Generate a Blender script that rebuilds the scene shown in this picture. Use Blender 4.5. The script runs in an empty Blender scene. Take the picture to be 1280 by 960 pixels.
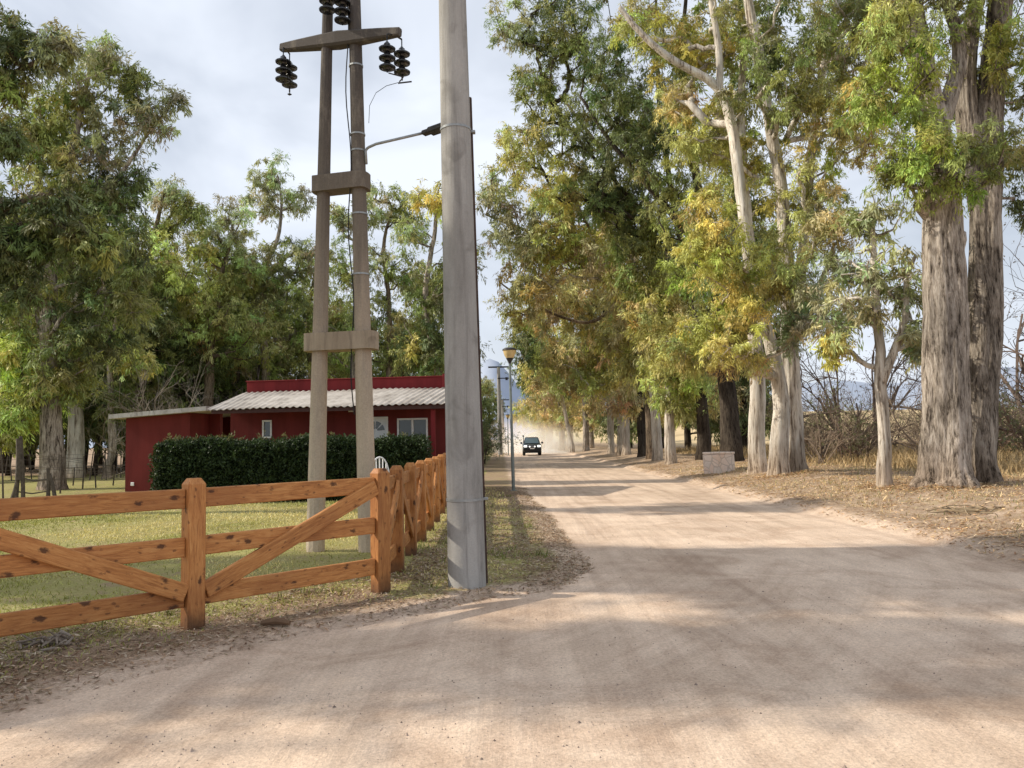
import bpy, math, random
import numpy as np
from mathutils import Vector, Matrix, noise as mnoise
R=math.radians
C=bpy.context.scene.collection
sc=bpy.context.scene
# ---------------------------------------------------------------- camera geometry
F=1000.0; PITCH=R(3.95); ROLL=R(1.1); H=1.6
fw=np.array([0,math.cos(PITCH),math.sin(PITCH)]); up0=np.array([0,-math.sin(PITCH),math.cos(PITCH)]); rt0=np.array([1.,0,0])
rt=math.cos(ROLL)*rt0-math.sin(ROLL)*up0; up=math.cos(ROLL)*up0+math.sin(ROLL)*rt0
EYE=np.array([0,0,H])
def ray(px,py): return fw+rt*((px-640)/F)+up*((480-py)/F)
def G(px,py,z=0.0):
    d=ray(px,py); return EYE+d*((z-H)/d[2])
def P(px,py,Y):
    d=ray(px,py); return EYE+d*(Y/d[1])
# ---------------------------------------------------------------- mesh helpers
def rng(s): return np.random.default_rng(s)
class MB:
    def __init__(s): s.V=[]; s.F=[]; s.C=[]; s.n=0
    def add(s,v,f,c=None):
        v=np.asarray(v,float).reshape(-1,3); s.V.append(v)
        f=np.asarray(f,int); s.F.append(f+s.n); s.n+=len(v)
        if c is None: c=(1,1,1)
        c=np.asarray(c,float)
        if c.ndim==1: c=np.tile(c,(len(v),1))
        s.C.append(c)
    def quads(s,v,c=None):   # v (n,4,3)
        n=len(v)
        if n==0: return
        if c is not None: c=np.repeat(np.asarray(c),4,axis=0)
        s.add(v.reshape(-1,3),np.arange(4*n).reshape(n,4),c)
    def box(s,lo,hi,M=None,b=0.0):
        lo=np.array(lo,float); hi=np.array(hi,float)
        if b<=0:
            v=np.array([[ (hi if i&1 else lo)[0],(hi if i&2 else lo)[1],(hi if i&4 else lo)[2]] for i in range(8)])
            f=[[0,2,3,1],[4,5,7,6],[0,1,5,4],[2,6,7,3],[0,4,6,2],[1,3,7,5]]
            if M is not None: v=v@M[0].T+M[1]
            s.add(v,f); return
        vs=[];idx={}
        for i in range(8):
            for a in range(3):
                p=np.array([hi[k] if i>>k&1 else lo[k] for k in range(3)])
                for k in range(3):
                    if k!=a: p[k]+= -b if i>>k&1 else b
                idx[(i,a)]=len(vs); vs.append(p)
        v=np.array(vs)
        f4=[];f3=[]
        for a in range(3):
            o=[k for k in range(3) if k!=a]
            for sgn in (0,1):
                cs=[]
                for (u,w) in ((0,0),(1,0),(1,1),(0,1)):
                    cs.append(idx[((sgn<<a)|(u<<o[0])|(w<<o[1]),a)])
                f4.append(cs)
            for (u,w) in ((0,0),(1,0),(0,1),(1,1)):
                i0=(u<<o[0])|(w<<o[1]); i1=i0|(1<<a)
                f4.append([idx[(i0,o[0])],idx[(i0,o[1])],idx[(i1,o[1])],idx[(i1,o[0])]])
        for i in range(8): f3.append([idx[(i,0)],idx[(i,1)],idx[(i,2)]])
        if M is not None: v=v@M[0].T+M[1]
        n0=s.n
        s.add(v,f4); s.F.append(np.array(f3)+n0)
    def tube(s,pts,rad,n=8,c=None,cap=True,flute=0,seed=0):
        pts=np.asarray(pts,float); k=len(pts); rad=np.broadcast_to(np.asarray(rad,float),(k,))
        T=np.gradient(pts,axis=0); T/=np.linalg.norm(T,axis=1)[:,None]+1e-9
        a=np.array([1.,0,0]) if abs(T[0][0])<.9 else np.array([0,1.,0])
        V=np.zeros((k,n,3)); ang=np.arange(n)*2*math.pi/n
        u=a-T[0]*(a@T[0]); u/=np.linalg.norm(u)
        for i in range(k):
            u=u-T[i]*(u@T[i]); u/=np.linalg.norm(u)+1e-9; w=np.cross(T[i],u)
            rr=rad[i]*np.ones(n)
            if flute:
                for j in range(n):
                    q=(math.cos(ang[j])*1.6+seed,math.sin(ang[j])*1.6,i*.12)
                    zz=pts[i][2]
                    rr[j]*=1+flute*mnoise.noise((q[0],q[1],zz*.3))+flute*.5*mnoise.noise((q[0]*3,q[1]*3,zz*.5+9))
                    if n>30: rr[j]*=(1+1.8*flute*max(0,mnoise.noise((q[0]*2.2,q[1]*2.2,3.3))+.15)*math.exp(-max(0,zz-pts[0][2]-.1)/.35))
                    if n>30: rr[j]*=1+flute*.38*abs(mnoise.noise((q[0]*8,q[1]*8,zz*.9)))-flute*.30*abs(mnoise.noise((q[0]*15,q[1]*15,zz*1.5)))
            V[i]=pts[i]+np.outer(np.cos(ang)*rr,u)+np.outer(np.sin(ang)*rr,w)
        i,j=np.meshgrid(np.arange(k-1),np.arange(n),indexing='ij'); j2=(j+1)%n
        f=np.stack([i*n+j,i*n+j2,(i+1)*n+j2,(i+1)*n+j],-1).reshape(-1,4)
        n0=s.n
        s.add(V.reshape(-1,3),f,c)
        if cap and n>2:
            s.F.append(np.array([[n0+x for x in range(n)][::-1]])); s.F.append(np.array([[n0+(k-1)*n+x for x in range(n)]]))
    def lathe(s,prof,o=(0,0,0),n=24,c=None,ax=None):
        o=np.array(o,float); prof=np.array(prof,float); k=len(prof); ang=np.arange(n)*2*math.pi/n
        V=np.zeros((k,n,3)); V[:,:,0]=prof[:,0:1]*np.cos(ang); V[:,:,1]=prof[:,0:1]*np.sin(ang); V[:,:,2]=prof[:,1:2]
        V=V.reshape(-1,3)
        if ax is not None: V=V@np.array(ax).T
        i,j=np.meshgrid(np.arange(k-1),np.arange(n),indexing='ij'); j2=(j+1)%n
        f=np.stack([i*n+j,i*n+j2,(i+1)*n+j2,(i+1)*n+j],-1).reshape(-1,4); n0=s.n
        s.add(V+o,f,c)
        s.F.append(np.array([[n0+x for x in range(n)][::-1]])); s.F.append(np.array([[n0+(k-1)*n+x for x in range(n)]]))
    def build(s,name,mat,parent=None,smooth=False,sm_angle=None):
        me=bpy.data.meshes.new(name)
        V=np.concatenate(s.V); me.vertices.add(len(V)); me.vertices.foreach_set('co',V.ravel().astype(np.float32))
        loops=np.concatenate([f.ravel() for f in s.F]); cnt=np.concatenate([np.full(len(f),f.shape[1]) for f in s.F])
        me.loops.add(len(loops)); me.loops.foreach_set('vertex_index',loops.astype(np.int32))
        me.polygons.add(len(cnt)); st=np.concatenate([[0],np.cumsum(cnt)[:-1]])
        me.polygons.foreach_set('loop_start',st.astype(np.int32))
        try: me.polygons.foreach_set('loop_total',cnt.astype(np.int32))
        except Exception: pass
        me.polygons.foreach_set('use_smooth',np.full(len(cnt),bool(smooth)))
        me.update(calc_edges=True)
        at=me.attributes.new('Col','FLOAT_COLOR','POINT')
        Cc=np.concatenate(s.C); Cc=np.concatenate([Cc,np.ones((len(Cc),1))],1)
        at.data.foreach_set('color',Cc.ravel().astype(np.float32))
        if sm_angle:
            me.polygons.foreach_set('use_smooth',np.ones(len(cnt),bool)); me.set_sharp_from_angle(angle=R(sm_angle))
        o=bpy.data.objects.new(name,me); me.materials.append(mat); C.objects.link(o)
        if parent:
            o.parent=parent
            q=parent
            while q.parent: q=q.parent
            if q.get('_off') is not None:
                off=Vector(q['_off']); V2=V-np.array(off); me.vertices.foreach_set('co',V2.ravel().astype(np.float32)); me.update()
        return o
def tag(o,label=None,cat=None,group=None,kind=None):
    if label: o['label']=label
    if cat: o['category']=cat
    if group: o['group']=group
    if kind: o['kind']=kind
    return o
def thing(name,label,cat,loc=(0,0,0),group=None,world_coords=True):
    """Empty at the base; parts built in world coordinates are shifted to the local frame."""
    o=bpy.data.objects.new(name,None); C.objects.link(o); o.location=[float(q) for q in loc]; o.empty_display_size=.2
    if world_coords: o['_off']=[float(q) for q in loc]
    return tag(o,label,cat,group)
def copy_thing(root,loc,rz=0,scale=1,label=None,name=None):
    r=root.copy(); C.objects.link(r); r.location=[float(q) for q in loc]; r.rotation_euler=(0,0,rz); r.scale=(scale,)*3
    if label: r['label']=label
    for ch in list(root.children):
        c=ch.copy(); C.objects.link(c); c.parent=r
        for g in list(ch.children):
            d=g.copy(); C.objects.link(d); d.parent=c
    return r
def frame(p0,p1,upv=(0,0,1)):
    """matrix whose x axis runs p0->p1; returns ((R),(origin)), length"""
    p0=np.array(p0,float); p1=np.array(p1,float); x=p1-p0; L=np.linalg.norm(x); x/=L
    u=np.array(upv,float); y=np.cross(u,x); y/=np.linalg.norm(y); z=np.cross(x,y)
    return (np.stack([x,y,z],1),p0),L
def ss(a,b,x): t=np.clip((x-a)/(b-a),0,1); return t*t*(3-2*t)
# ---------------------------------------------------------------- materials
class N:
    def __init__(s,name):
        s.m=bpy.data.materials.new(name); s.m.use_nodes=True; s.t=s.m.node_tree; s.t.nodes.clear()
        s.out=s.t.nodes.new('ShaderNodeOutputMaterial'); s.b=None
    def n(s,ty,**k):
        x=s.t.nodes.new(ty)
        for a,v in k.items():
            if a.startswith('i_'):
                key=a[2:]; key=int(key) if key.isdigit() else key.replace('_',' ')
                x.inputs[key].default_value=v
            else: setattr(x,a,v)
        return x
    def l(s,a,b): s.t.links.new(a,b)
    def coord(s,kind='Object',scale=(1,1,1),rot=(0,0,0)):
        tc=s.n('ShaderNodeTexCoord'); mp=s.n('ShaderNodeMapping'); mp.inputs['Scale'].default_value=scale; mp.inputs['Rotation'].default_value=rot
        s.l(tc.outputs[kind],mp.inputs['Vector']); return mp.outputs[0]
    def noise(s,vec,scale,detail=4,rough=.6,dist=0):
        x=s.n('ShaderNodeTexNoise'); x.inputs['Scale'].default_value=scale; x.inputs['Detail'].default_value=detail
        x.inputs['Roughness'].default_value=rough; x.inputs['Distortion'].default_value=dist; s.l(vec,x.inputs['Vector']); return x.outputs['Fac']
    def voro(s,vec,scale,feature='F1',out='Distance',rand=1):
        x=s.n('ShaderNodeTexVoronoi'); x.feature=feature; x.inputs['Scale'].default_value=scale; x.inputs['Randomness'].default_value=rand; s.l(vec,x.inputs['Vector']); return x.outputs[out]
    def ramp(s,fac,stops,interp='LINEAR'):
        x=s.n('ShaderNodeValToRGB'); x.color_ramp.interpolation=interp; e=x.color_ramp.elements
        while len(e)<len(stops): e.new(.5)
        for q,(p,c) in zip(e,stops):
            q.position=p; c=(c,c,c) if isinstance(c,(int,float)) else c; q.color=(*c,1)
        s.l(fac,x.inputs[0]); return x.outputs[0]
    def mix(s,f,a,b,mode='MIX'):
        x=s.n('ShaderNodeMix',data_type='RGBA',blend_type=mode)
        for v,i in ((f,0),(a,6),(b,7)):
            if isinstance(v,(int,float)): x.inputs[i].default_value=v
            elif isinstance(v,tuple): x.inputs[i].default_value=(*v,1)
            else: s.l(v,x.inputs[i])
        return x.outputs[2]
    def math(s,op,a,b=0.,clamp=False):
        x=s.n('ShaderNodeMath',operation=op,use_clamp=clamp)
        for v,i in ((a,0),(b,1)):
            if isinstance(v,(int,float)): x.inputs[i].default_value=v
            else: s.l(v,x.inputs[i])
        return x.outputs[0]
    def attr(s,name,out='Color'):
        x=s.n('ShaderNodeAttribute',attribute_name=name); return x.outputs[out]
    def bsdf(s,col,rough=.8,metal=0,bump=None,bs=.5,bd=.02,spec=.3):
        b=s.n('ShaderNodeBsdfPrincipled'); s.b=b
        for v,i in ((col,'Base Color'),(rough,'Roughness')):
            if isinstance(v,tuple): b.inputs[i].default_value=(*v,1)
            elif isinstance(v,(int,float)): b.inputs[i].default_value=v
            else: s.l(v,b.inputs[i])
        b.inputs['Metallic'].default_value=metal; b.inputs['Specular IOR Level'].default_value=spec
        if bump is not None:
            bn=s.n('ShaderNodeBump'); bn.inputs['Strength'].default_value=bs; bn.inputs['Distance'].default_value=bd
            s.l(bump,bn.inputs['Height']); s.l(bn.outputs[0],b.inputs['Normal'])
        s.l(b.outputs[0],s.out.inputs['Surface']); return s.m
MAT={}
def plain(name,col,rough=.6,metal=0,var=.25,scale=8,spec=.3,bs=.15):
    k=N(name); v=k.coord(); f=k.noise(v,scale,5,.65)
    lo=tuple(c*(1-var) for c in col); hi=tuple(min(1,c*(1+var)) for c in col)
    MAT[name]=k.bsdf(k.ramp(f,[(.3,lo),(.7,hi)]),rough,metal,f,bs,.005,spec); return MAT[name]
# bark
def bark(name,pale,mid,dark,thr=.5,vs=.16,sc_=5.0,spots=0.):
    k=N(name); v=k.coord('Object',(1,1,vs)); 
    a=k.noise(v,sc_*1.9,8,.72,.5); b=k.noise(v,sc_*6.5,6,.7,.3); big=k.noise(k.coord('Object',(1,1,.45)),.9,3,.6)
    fib=k.ramp(k.math('MULTIPLY_ADD',a,.62) if False else k.math('ADD',k.math('MULTIPLY',a,.62),k.math('MULTIPLY',b,.38)),[(.41,dark),(.485,mid),(.58,pale)])
    tone=k.ramp(big,[(.35,.5),(.62,1.0)])
    col=k.mix(1.,fib,tone,'MULTIPLY')
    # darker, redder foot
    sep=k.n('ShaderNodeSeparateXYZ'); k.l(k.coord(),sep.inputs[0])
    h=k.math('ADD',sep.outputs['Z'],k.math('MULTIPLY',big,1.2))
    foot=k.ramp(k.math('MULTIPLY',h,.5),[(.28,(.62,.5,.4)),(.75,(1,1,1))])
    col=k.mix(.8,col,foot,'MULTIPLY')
    ht=k.math('ADD',a,k.math('MULTIPLY',b,.5))
    MAT[name]=k.bsdf(col,.9,0,ht,1.,.06,.15); return MAT[name]
bark('bark_grey',(.68,.60,.515),(.38,.32,.26),(.075,.058,.045))
bark('bark_white',(.90,.85,.76),(.72,.64,.54),(.22,.17,.13),vs=.10,sc_=3.)
bark('bark_brown',(.36,.28,.20),(.22,.165,.115),(.055,.038,.027))
bark('bark_umber',(.56,.49,.41),(.30,.25,.20),(.06,.047,.037))
bark('bark_dark',(.14,.115,.09),(.085,.068,.052),(.03,.022,.018))
# leaf
def leafmat(name,tr=.32):
    k=N(name); col=k.attr('Col'); g=k.n('ShaderNodeNewGeometry')
    hsv=k.n('ShaderNodeHueSaturation'); k.l(col,hsv.inputs['Color']); hsv.inputs['Value'].default_value=1.12; hsv.inputs['Saturation'].default_value=1.04
    m=k.bsdf(hsv.outputs[0],.55,0,None,spec=.25)
    t=k.n('ShaderNodeBsdfTranslucent'); k.l(k.mix(1.,hsv.outputs[0],(1.12,1.12,.75),'MULTIPLY'),t.inputs[0])
    mx=k.n('ShaderNodeMixShader',i_0=tr); k.l(k.b.outputs[0],mx.inputs[1]); k.l(t.outputs[0],mx.inputs[2]); k.l(mx.outputs[0],k.out.inputs['Surface'])
    MAT[name]=m; return m
leafmat('leaf',.22); leafmat('dry_leaf',.15)
# twigs use vertex colour
k=N('twig'); MAT['twig']=k.bsdf(k.mix(1.,k.attr('Col'),k.ramp(k.noise(k.coord(),6),[(.3,.6),(.7,1.)]),'MULTIPLY'),.9)
# weathered concrete
def concrete(name,lo,hi,stain,st=.5,vs=.08):
    k=N(name); v=k.coord(); big=k.noise(k.coord('Object',(1,1,.25)),1.6,6,.65); fine=k.noise(v,60,4,.7); streak=k.noise(k.coord('Object',(1,1,vs)),9,5,.7,.4)
    col=k.ramp(big,[(.3,lo),(.68,hi)])
    col=k.mix(k.ramp(streak,[(.5,0.),(.72,st)]),col,stain)
    col=k.mix(.5,col,k.ramp(fine,[(.3,.72),(.7,1.)]),'MULTIPLY')
    blot=k.noise(v,3.3,3,.5,.8); col=k.mix(k.ramp(blot,[(.56,0.),(.7,.4)]),col,stain)
    MAT[name]=k.bsdf(col,.88,0,k.math('ADD',fine,k.math('MULTIPLY',streak,.6)),.35,.012,.2)
concrete('pole_concrete',(.24,.23,.215),(.46,.445,.42),(.12,.11,.10),.55,.05)
concrete('old_concrete',(.27,.21,.15),(.46,.38,.28),(.12,.09,.065),.8)
concrete('roof_slab',(.42,.40,.37),(.62,.60,.57),(.15,.13,.11),.8,.3)
# twin pole concrete, darkening from the foot towards the top
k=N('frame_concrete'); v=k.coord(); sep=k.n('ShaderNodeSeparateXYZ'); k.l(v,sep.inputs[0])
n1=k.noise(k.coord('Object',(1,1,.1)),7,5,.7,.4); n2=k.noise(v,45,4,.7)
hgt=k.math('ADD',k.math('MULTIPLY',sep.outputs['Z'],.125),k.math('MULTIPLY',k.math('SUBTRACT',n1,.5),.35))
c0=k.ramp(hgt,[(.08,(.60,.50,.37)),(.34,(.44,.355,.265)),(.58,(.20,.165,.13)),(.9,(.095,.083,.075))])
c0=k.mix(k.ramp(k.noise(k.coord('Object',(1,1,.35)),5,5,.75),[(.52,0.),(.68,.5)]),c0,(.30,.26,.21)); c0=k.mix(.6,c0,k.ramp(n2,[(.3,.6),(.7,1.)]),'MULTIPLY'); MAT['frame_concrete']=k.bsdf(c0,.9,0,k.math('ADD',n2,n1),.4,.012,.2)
# stained pine
def pine(name,gs,ks,foot):
    k=N(name); tc=k.n('ShaderNodeTexCoord'); oi=k.n('ShaderNodeObjectInfo'); ad=k.n('ShaderNodeVectorMath',operation='ADD'); cb=k.n('ShaderNodeCombineXYZ')
    k.l(k.math('MULTIPLY',oi.outputs['Random'],37.),cb.inputs[0]); k.l(k.math('MULTIPLY',oi.outputs['Random'],11.),cb.inputs[1]); k.l(k.math('MULTIPLY',oi.outputs['Random'],23.),cb.inputs[2]); k.l(tc.outputs['Object'],ad.inputs[0]); k.l(cb.outputs[0],ad.inputs[1]); vo=ad.outputs[0]
    def mp(sc): m=k.n('ShaderNodeMapping'); m.inputs['Scale'].default_value=sc; k.l(vo,m.inputs[0]); return m.outputs[0]
    grain=k.noise(mp(gs),3.2,7,.7,1.2); fineg=k.noise(mp(tuple(q*3.2 for q in gs)),3.,4,.7)
    kn=k.voro(mp(ks),1.); knn=k.math('ADD',kn,k.math('MULTIPLY',k.noise(mp(ks),2.6,4,.7),.7)); kd=k.voro(mp(tuple(q*1.9 for q in ks)),1.); kdd=k.math('ADD',kd,k.math('MULTIPLY',k.noise(mp(ks),4.,4,.7),.8))
    col=k.ramp(k.math('ADD',k.math('MULTIPLY',grain,.7),k.math('MULTIPLY',fineg,.3)),[(.34,(.27,.10,.03)),(.5,(.49,.21,.066)),(.66,(.62,.31,.11))])
    col=k.mix(.7,col,k.ramp(oi.outputs['Random'],[(0.,.78),(1.,1.12)]),'MULTIPLY')
    col=k.mix(k.ramp(k.noise(vo,1.3,4,.6),[(.45,0.),(.66,.5)]),col,(.27,.10,.036))
    col=k.mix(k.ramp(knn,[(.46,.85),(.58,0.)]),col,(.05,.02,.012)); col=k.mix(k.ramp(kdd,[(.48,.65),(.58,0.)]),col,(.10,.038,.018))
    if foot:
        sep=k.n('ShaderNodeSeparateXYZ'); k.l(tc.outputs['Object'],sep.inputs[0]); ft=k.math('ADD',sep.outputs['Z'],k.math('MULTIPLY',k.noise(vo,9,4,.7),.22)); col=k.mix(k.ramp(ft,[(.12,.85),(.32,0.)]),col,(.06,.034,.022))
    MAT[name]=k.bsdf(col,.55,0,k.math('ADD',k.math('MULTIPLY',fineg,.8),k.math('ADD',grain,k.math('MULTIPLY',knn,.4))),.5,.008,.25)
pine('stained_pine',(9,9,1.),(8,8,5),True); pine('rail_pine',(1.,9,9),(5,9,9),False)
# end grain / dark foot
k=N('pine_foot'); MAT['pine_foot']=k.bsdf(k.ramp(k.noise(k.coord(),18,4),[(.3,(.06,.03,.018)),(.7,(.16,.08,.045))]),.85)
# painted wall
def wall(name,c,lo=.75):
    k=N(name); v=k.coord(); big=k.noise(v,.8,5,.6); fine=k.noise(v,30,4,.7); st=k.noise(k.coord('Object',(1,1,.12)),3,5,.7)
    col=k.mix(1.,k.ramp(big,[(.3,tuple(x*lo for x in c)),(.7,c)]),k.ramp(st,[(.35,.75),(.6,1.)]),'MULTIPLY')
    MAT[name]=k.bsdf(col,.8,0,fine,.08,.004,.25)
wall('red_wall',(.19,.03,.026),.72); wall('red_wall_lit',(.22,.024,.026))  # second red: the same paint, lightened for sun on the parapet
k=N('roof_sheet'); v=k.coord(); c=k.ramp(k.noise(k.coord('Object',(1.,.35,1)),2.2,6,.7),[(.3,(.22,.19,.165)),(.5,(.42,.38,.34)),(.7,(.54,.50,.46))]); c=k.mix(k.ramp(k.noise(v,5,5,.7),[(.55,0.),(.7,.5)]),c,(.16,.13,.11)); MAT['roof_sheet']=k.bsdf(c,.75)
plain('dark_timber',(.07,.03,.025),.7); plain('white_paint',(.78,.78,.76),.45,0,.05)
plain('pale_door',(.74,.76,.77),.4,0,.04); plain('white_plastic',(.8,.8,.8),.4,0,.04)
plain('galvanised',(.30,.31,.31),.5,.6,.25,12); plain('dark_iron',(.045,.042,.04),.6,.4,.4,14)
plain('rust_iron',(.06,.036,.028),.8,.2,.5,9); plain('insulator_glaze',(.012,.012,.014),.18,0,.3,9,.6)
plain('lamp_pole_paint',(.20,.23,.22),.5,.3,.25,10); plain('lamp_amber',(.62,.46,.22),.4,0,.15,6)
plain('stake_wood',(.10,.082,.068),.9,0,.4,12); plain('curtain',(.30,.34,.27),.8)
k=N('window_glass'); MAT['window_glass']=k.bsdf((.035,.05,.045),.06,0,None,spec=.8)
plain('black_rubber',(.014,.014,.014),.75); plain('car_paint',(.028,.038,.052),.22,.35,.08,3,.6)
plain('black_plastic',(.018,.018,.02),.5); plain('chrome',(.6,.6,.62),.15,1.,.05)
k=N('car_glass'); MAT['car_glass']=k.bsdf((.09,.13,.16),.04,0,None,spec=1.)
k=N('headlight_glass'); MAT['headlight_glass']=k.bsdf((.8,.82,.85),.1,0,None,spec=.8)
k.b.inputs['Emission Color'].default_value=(1,.97,.9,1); k.b.inputs['Emission Strength'].default_value=1.2
plain('plate_white',(.7,.7,.7),.5); plain('cable_black',(.02,.02,.02),.6)
plain('brick_mortar_stone',(.5,.4,.33),.9)
# rough stone block
k=N('field_stone'); v=k.coord(); e=k.voro(v,3.6,'DISTANCE_TO_EDGE'); vc=k.voro(v,3.6,'F1','Color')
bw=k.n('ShaderNodeRGBToBW'); k.l(vc,bw.inputs[0])
col=k.ramp(bw.outputs[0],[(.2,(.80,.63,.52)),(.5,(.86,.72,.62)),(.8,(.76,.66,.58))]); col=k.mix(k.ramp(e,[(.02,1.),(.09,0.)]),col,(.62,.52,.44))
col=k.mix(.3,col,k.ramp(k.noise(v,22),[(.3,.6),(.7,1.)]),'MULTIPLY'); MAT['field_stone']=k.bsdf(col,.95,0,k.math('ADD',k.ramp(e,[(0,0.),(.12,1.)]),k.noise(v,20)),.4,.02,.15)
# dirt road
def dirtcol(k,vw):
    big=k.noise(vw,.35,5,.6); mid=k.noise(vw,2.2,5,.65); fine=k.noise(vw,38,5,.75)
    tc=k.n('ShaderNodeTexCoord')
    def track(scale,rot,s):
        mp=k.n('ShaderNodeMapping'); mp.inputs['Scale'].default_value=scale; mp.inputs['Rotation'].default_value=(0,0,rot); k.l(tc.outputs['Object'],mp.inputs[0]); return k.noise(mp.outputs[0],s,6,.65,.35)
    trk=track((1,.045,1),R(1),3.2); trk2=track((1,.05,1),R(-58),3.5)
    col=k.ramp(big,[(.3,(.64,.485,.36)),(.5,(.78,.60,.455)),(.72,(.86,.675,.52))])
    col=k.mix(.5,col,k.ramp(trk,[(.36,(.66,.62,.60)),(.56,(1,1,1))]),'MULTIPLY')
    col=k.mix(.22,col,k.ramp(trk2,[(.36,(.68,.64,.62)),(.56,(1,1,1))]),'MULTIPLY')
    sx=k.n('ShaderNodeVectorMath',operation='SUBTRACT'); k.l(tc.outputs['Object'],sx.inputs[0]); sx.inputs[1].default_value=(-9.5,15.5,0)
    sl=k.n('ShaderNodeVectorMath',operation='LENGTH'); k.l(sx.outputs[0],sl.inputs[0]); cb=k.n('ShaderNodeCombineXYZ'); k.l(sl.outputs['Value'],cb.inputs[0])
    wob=k.n('ShaderNodeVectorMath',operation='MULTIPLY'); k.l(tc.outputs['Object'],wob.inputs[0]); wob.inputs[1].default_value=(.06,.06,0); wa=k.n('ShaderNodeVectorMath',operation='ADD'); k.l(cb.outputs[0],wa.inputs[0]); k.l(wob.outputs[0],wa.inputs[1])
    arc=k.noise(wa.outputs[0],2.6,7,.72,.25)
    sep=k.n('ShaderNodeSeparateXYZ'); k.l(tc.outputs['Object'],sep.inputs[0]); am=k.ramp(k.math('MULTIPLY',sep.outputs['Y'],.05),[(.45,1.),(.68,0.)])
    col=k.mix(k.math('MULTIPLY',am,.28),col,k.ramp(arc,[(.38,(.62,.56,.52)),(.52,(1,1,1)),(.66,(1.12,1.12,1.12))]),'MULTIPLY')
    patch=k.noise(vw,.75,6,.7,1.2); col=k.mix(.55,col,k.ramp(patch,[(.36,(.66,.60,.56)),(.52,(1,1,1)),(.66,(1.1,1.1,1.08))]),'MULTIPLY')
    col=k.mix(.4,col,k.ramp(mid,[(.35,.75),(.62,1.)]),'MULTIPLY')
    col=k.mix(.7,col,k.ramp(fine,[(.3,.6),(.62,1.08)]),'MULTIPLY'); col=k.mix(.5,col,k.ramp(k.noise(vw,120,3,.7),[(.35,.68),(.6,1.08)]),'MULTIPLY')
    peb=k.voro(vw,34); pr=k.noise(vw,1.1,4,.6)
    pm=k.math('MULTIPLY',k.ramp(peb,[(.12,1.),(.22,0.)]),k.ramp(pr,[(.48,0.),(.66,.8)]))
    col=k.mix(pm,col,(.17,.13,.11))
    h=k.math('ADD',k.math('ADD',k.math('ADD',k.math('MULTIPLY',arc,.35),k.math('MULTIPLY',fine,.35)),k.math('MULTIPLY',mid,.6)),k.math('ADD',k.math('MULTIPLY',trk,.7),k.math('MULTIPLY',trk2,.5)))
    return col,h
k=N('dirt_road'); col,h=dirtcol(k,k.coord()); MAT['dirt_road']=k.bsdf(col,.95,0,h,.55,.05,.12)
# ground: R = dust (near road), G = lawn, B = dry field
k=N('ground_cover'); v=k.coord(); dc,dh=dirtcol(k,v)
msk=k.n('ShaderNodeSeparateColor'); k.l(k.attr('Mask'),msk.inputs[0])
n1=k.noise(v,.8,6,.68); n2=k.noise(v,5,6,.7); n3=k.noise(v,32,5,.75); n4=k.noise(v,.22,4,.6)
litter=k.mix(k.ramp(k.noise(v,70,4,.8),[(.36,0.),(.58,1.)]),(.17,.115,.075),(.46,.34,.23))
litter=k.mix(k.ramp(n2,[(.4,0.),(.65,.5)]),litter,(.34,.22,.15))
grass=k.ramp(n3,[(.25,(.21,.20,.065)),(.55,(.36,.34,.12)),(.8,(.54,.48,.23))])
dryg=k.ramp(n3,[(.25,(.26,.22,.09)),(.7,(.44,.37,.18))])
grass=k.mix(k.ramp(k.math('ADD',k.math('MULTIPLY',n1,.6),k.math('MULTIPLY',n2,.4)),[(.42,0.),(.60,1.)]),grass,dryg)
grass=k.mix(k.ramp(k.noise(v,1.9,5,.7),[(.56,0.),(.68,.75)]),grass,litter)
field=k.mix(k.ramp(k.noise(v,.05,5,.6),[(.4,0.),(.6,1.)]),(.55,.42,.24),(.40,.30,.17))
gm=k.ramp(k.math('ADD',msk.outputs[1],k.math('MULTIPLY',k.math('SUBTRACT',k.noise(v,2.6,6,.75),.5),.9)),[(.40,0.),(.62,1.)])
base=k.mix(gm,litter,grass)
base=k.mix(msk.outputs[2],base,field)
dm=k.ramp(k.math('ADD',msk.outputs[0],k.math('MULTIPLY',k.math('SUBTRACT',k.noise(v,3.2,6,.75),.5),1.1)),[(.40,0.),(.75,1.)])
col=k.mix(dm,base,dc)
MAT['ground_cover']=k.bsdf(col,.97,0,k.math('ADD',k.math('MULTIPLY',n2,.6),k.math('MULTIPLY',n3,.5)),.8,.07,.1)
# hills, with the distance haze put into their bluish colour
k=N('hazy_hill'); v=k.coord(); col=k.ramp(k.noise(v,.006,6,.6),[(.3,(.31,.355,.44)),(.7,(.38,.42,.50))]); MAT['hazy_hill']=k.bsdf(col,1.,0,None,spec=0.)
# dust
k=N('dust_volume'); v=k.coord('Object'); ln=k.n('ShaderNodeVectorMath',operation='LENGTH'); k.l(v,ln.inputs[0])
nz=k.noise(k.coord('Object',(1,1,.8)),1.7,6,.62,.5); fall=k.math('SUBTRACT',1.02,ln.outputs['Value'],True)
den=k.math('MULTIPLY',k.math('MULTIPLY',fall,k.ramp(nz,[(.38,0.),(.64,1.)])),.62)
vs=k.n('ShaderNodeVolumeScatter'); vs.inputs['Color'].default_value=(1.,.78,.58,1); vs.inputs['Anisotropy'].default_value=.1; k.l(den,vs.inputs['Density'])
k.l(vs.outputs[0],k.out.inputs['Volume']); MAT['dust_volume']=k.m
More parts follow.
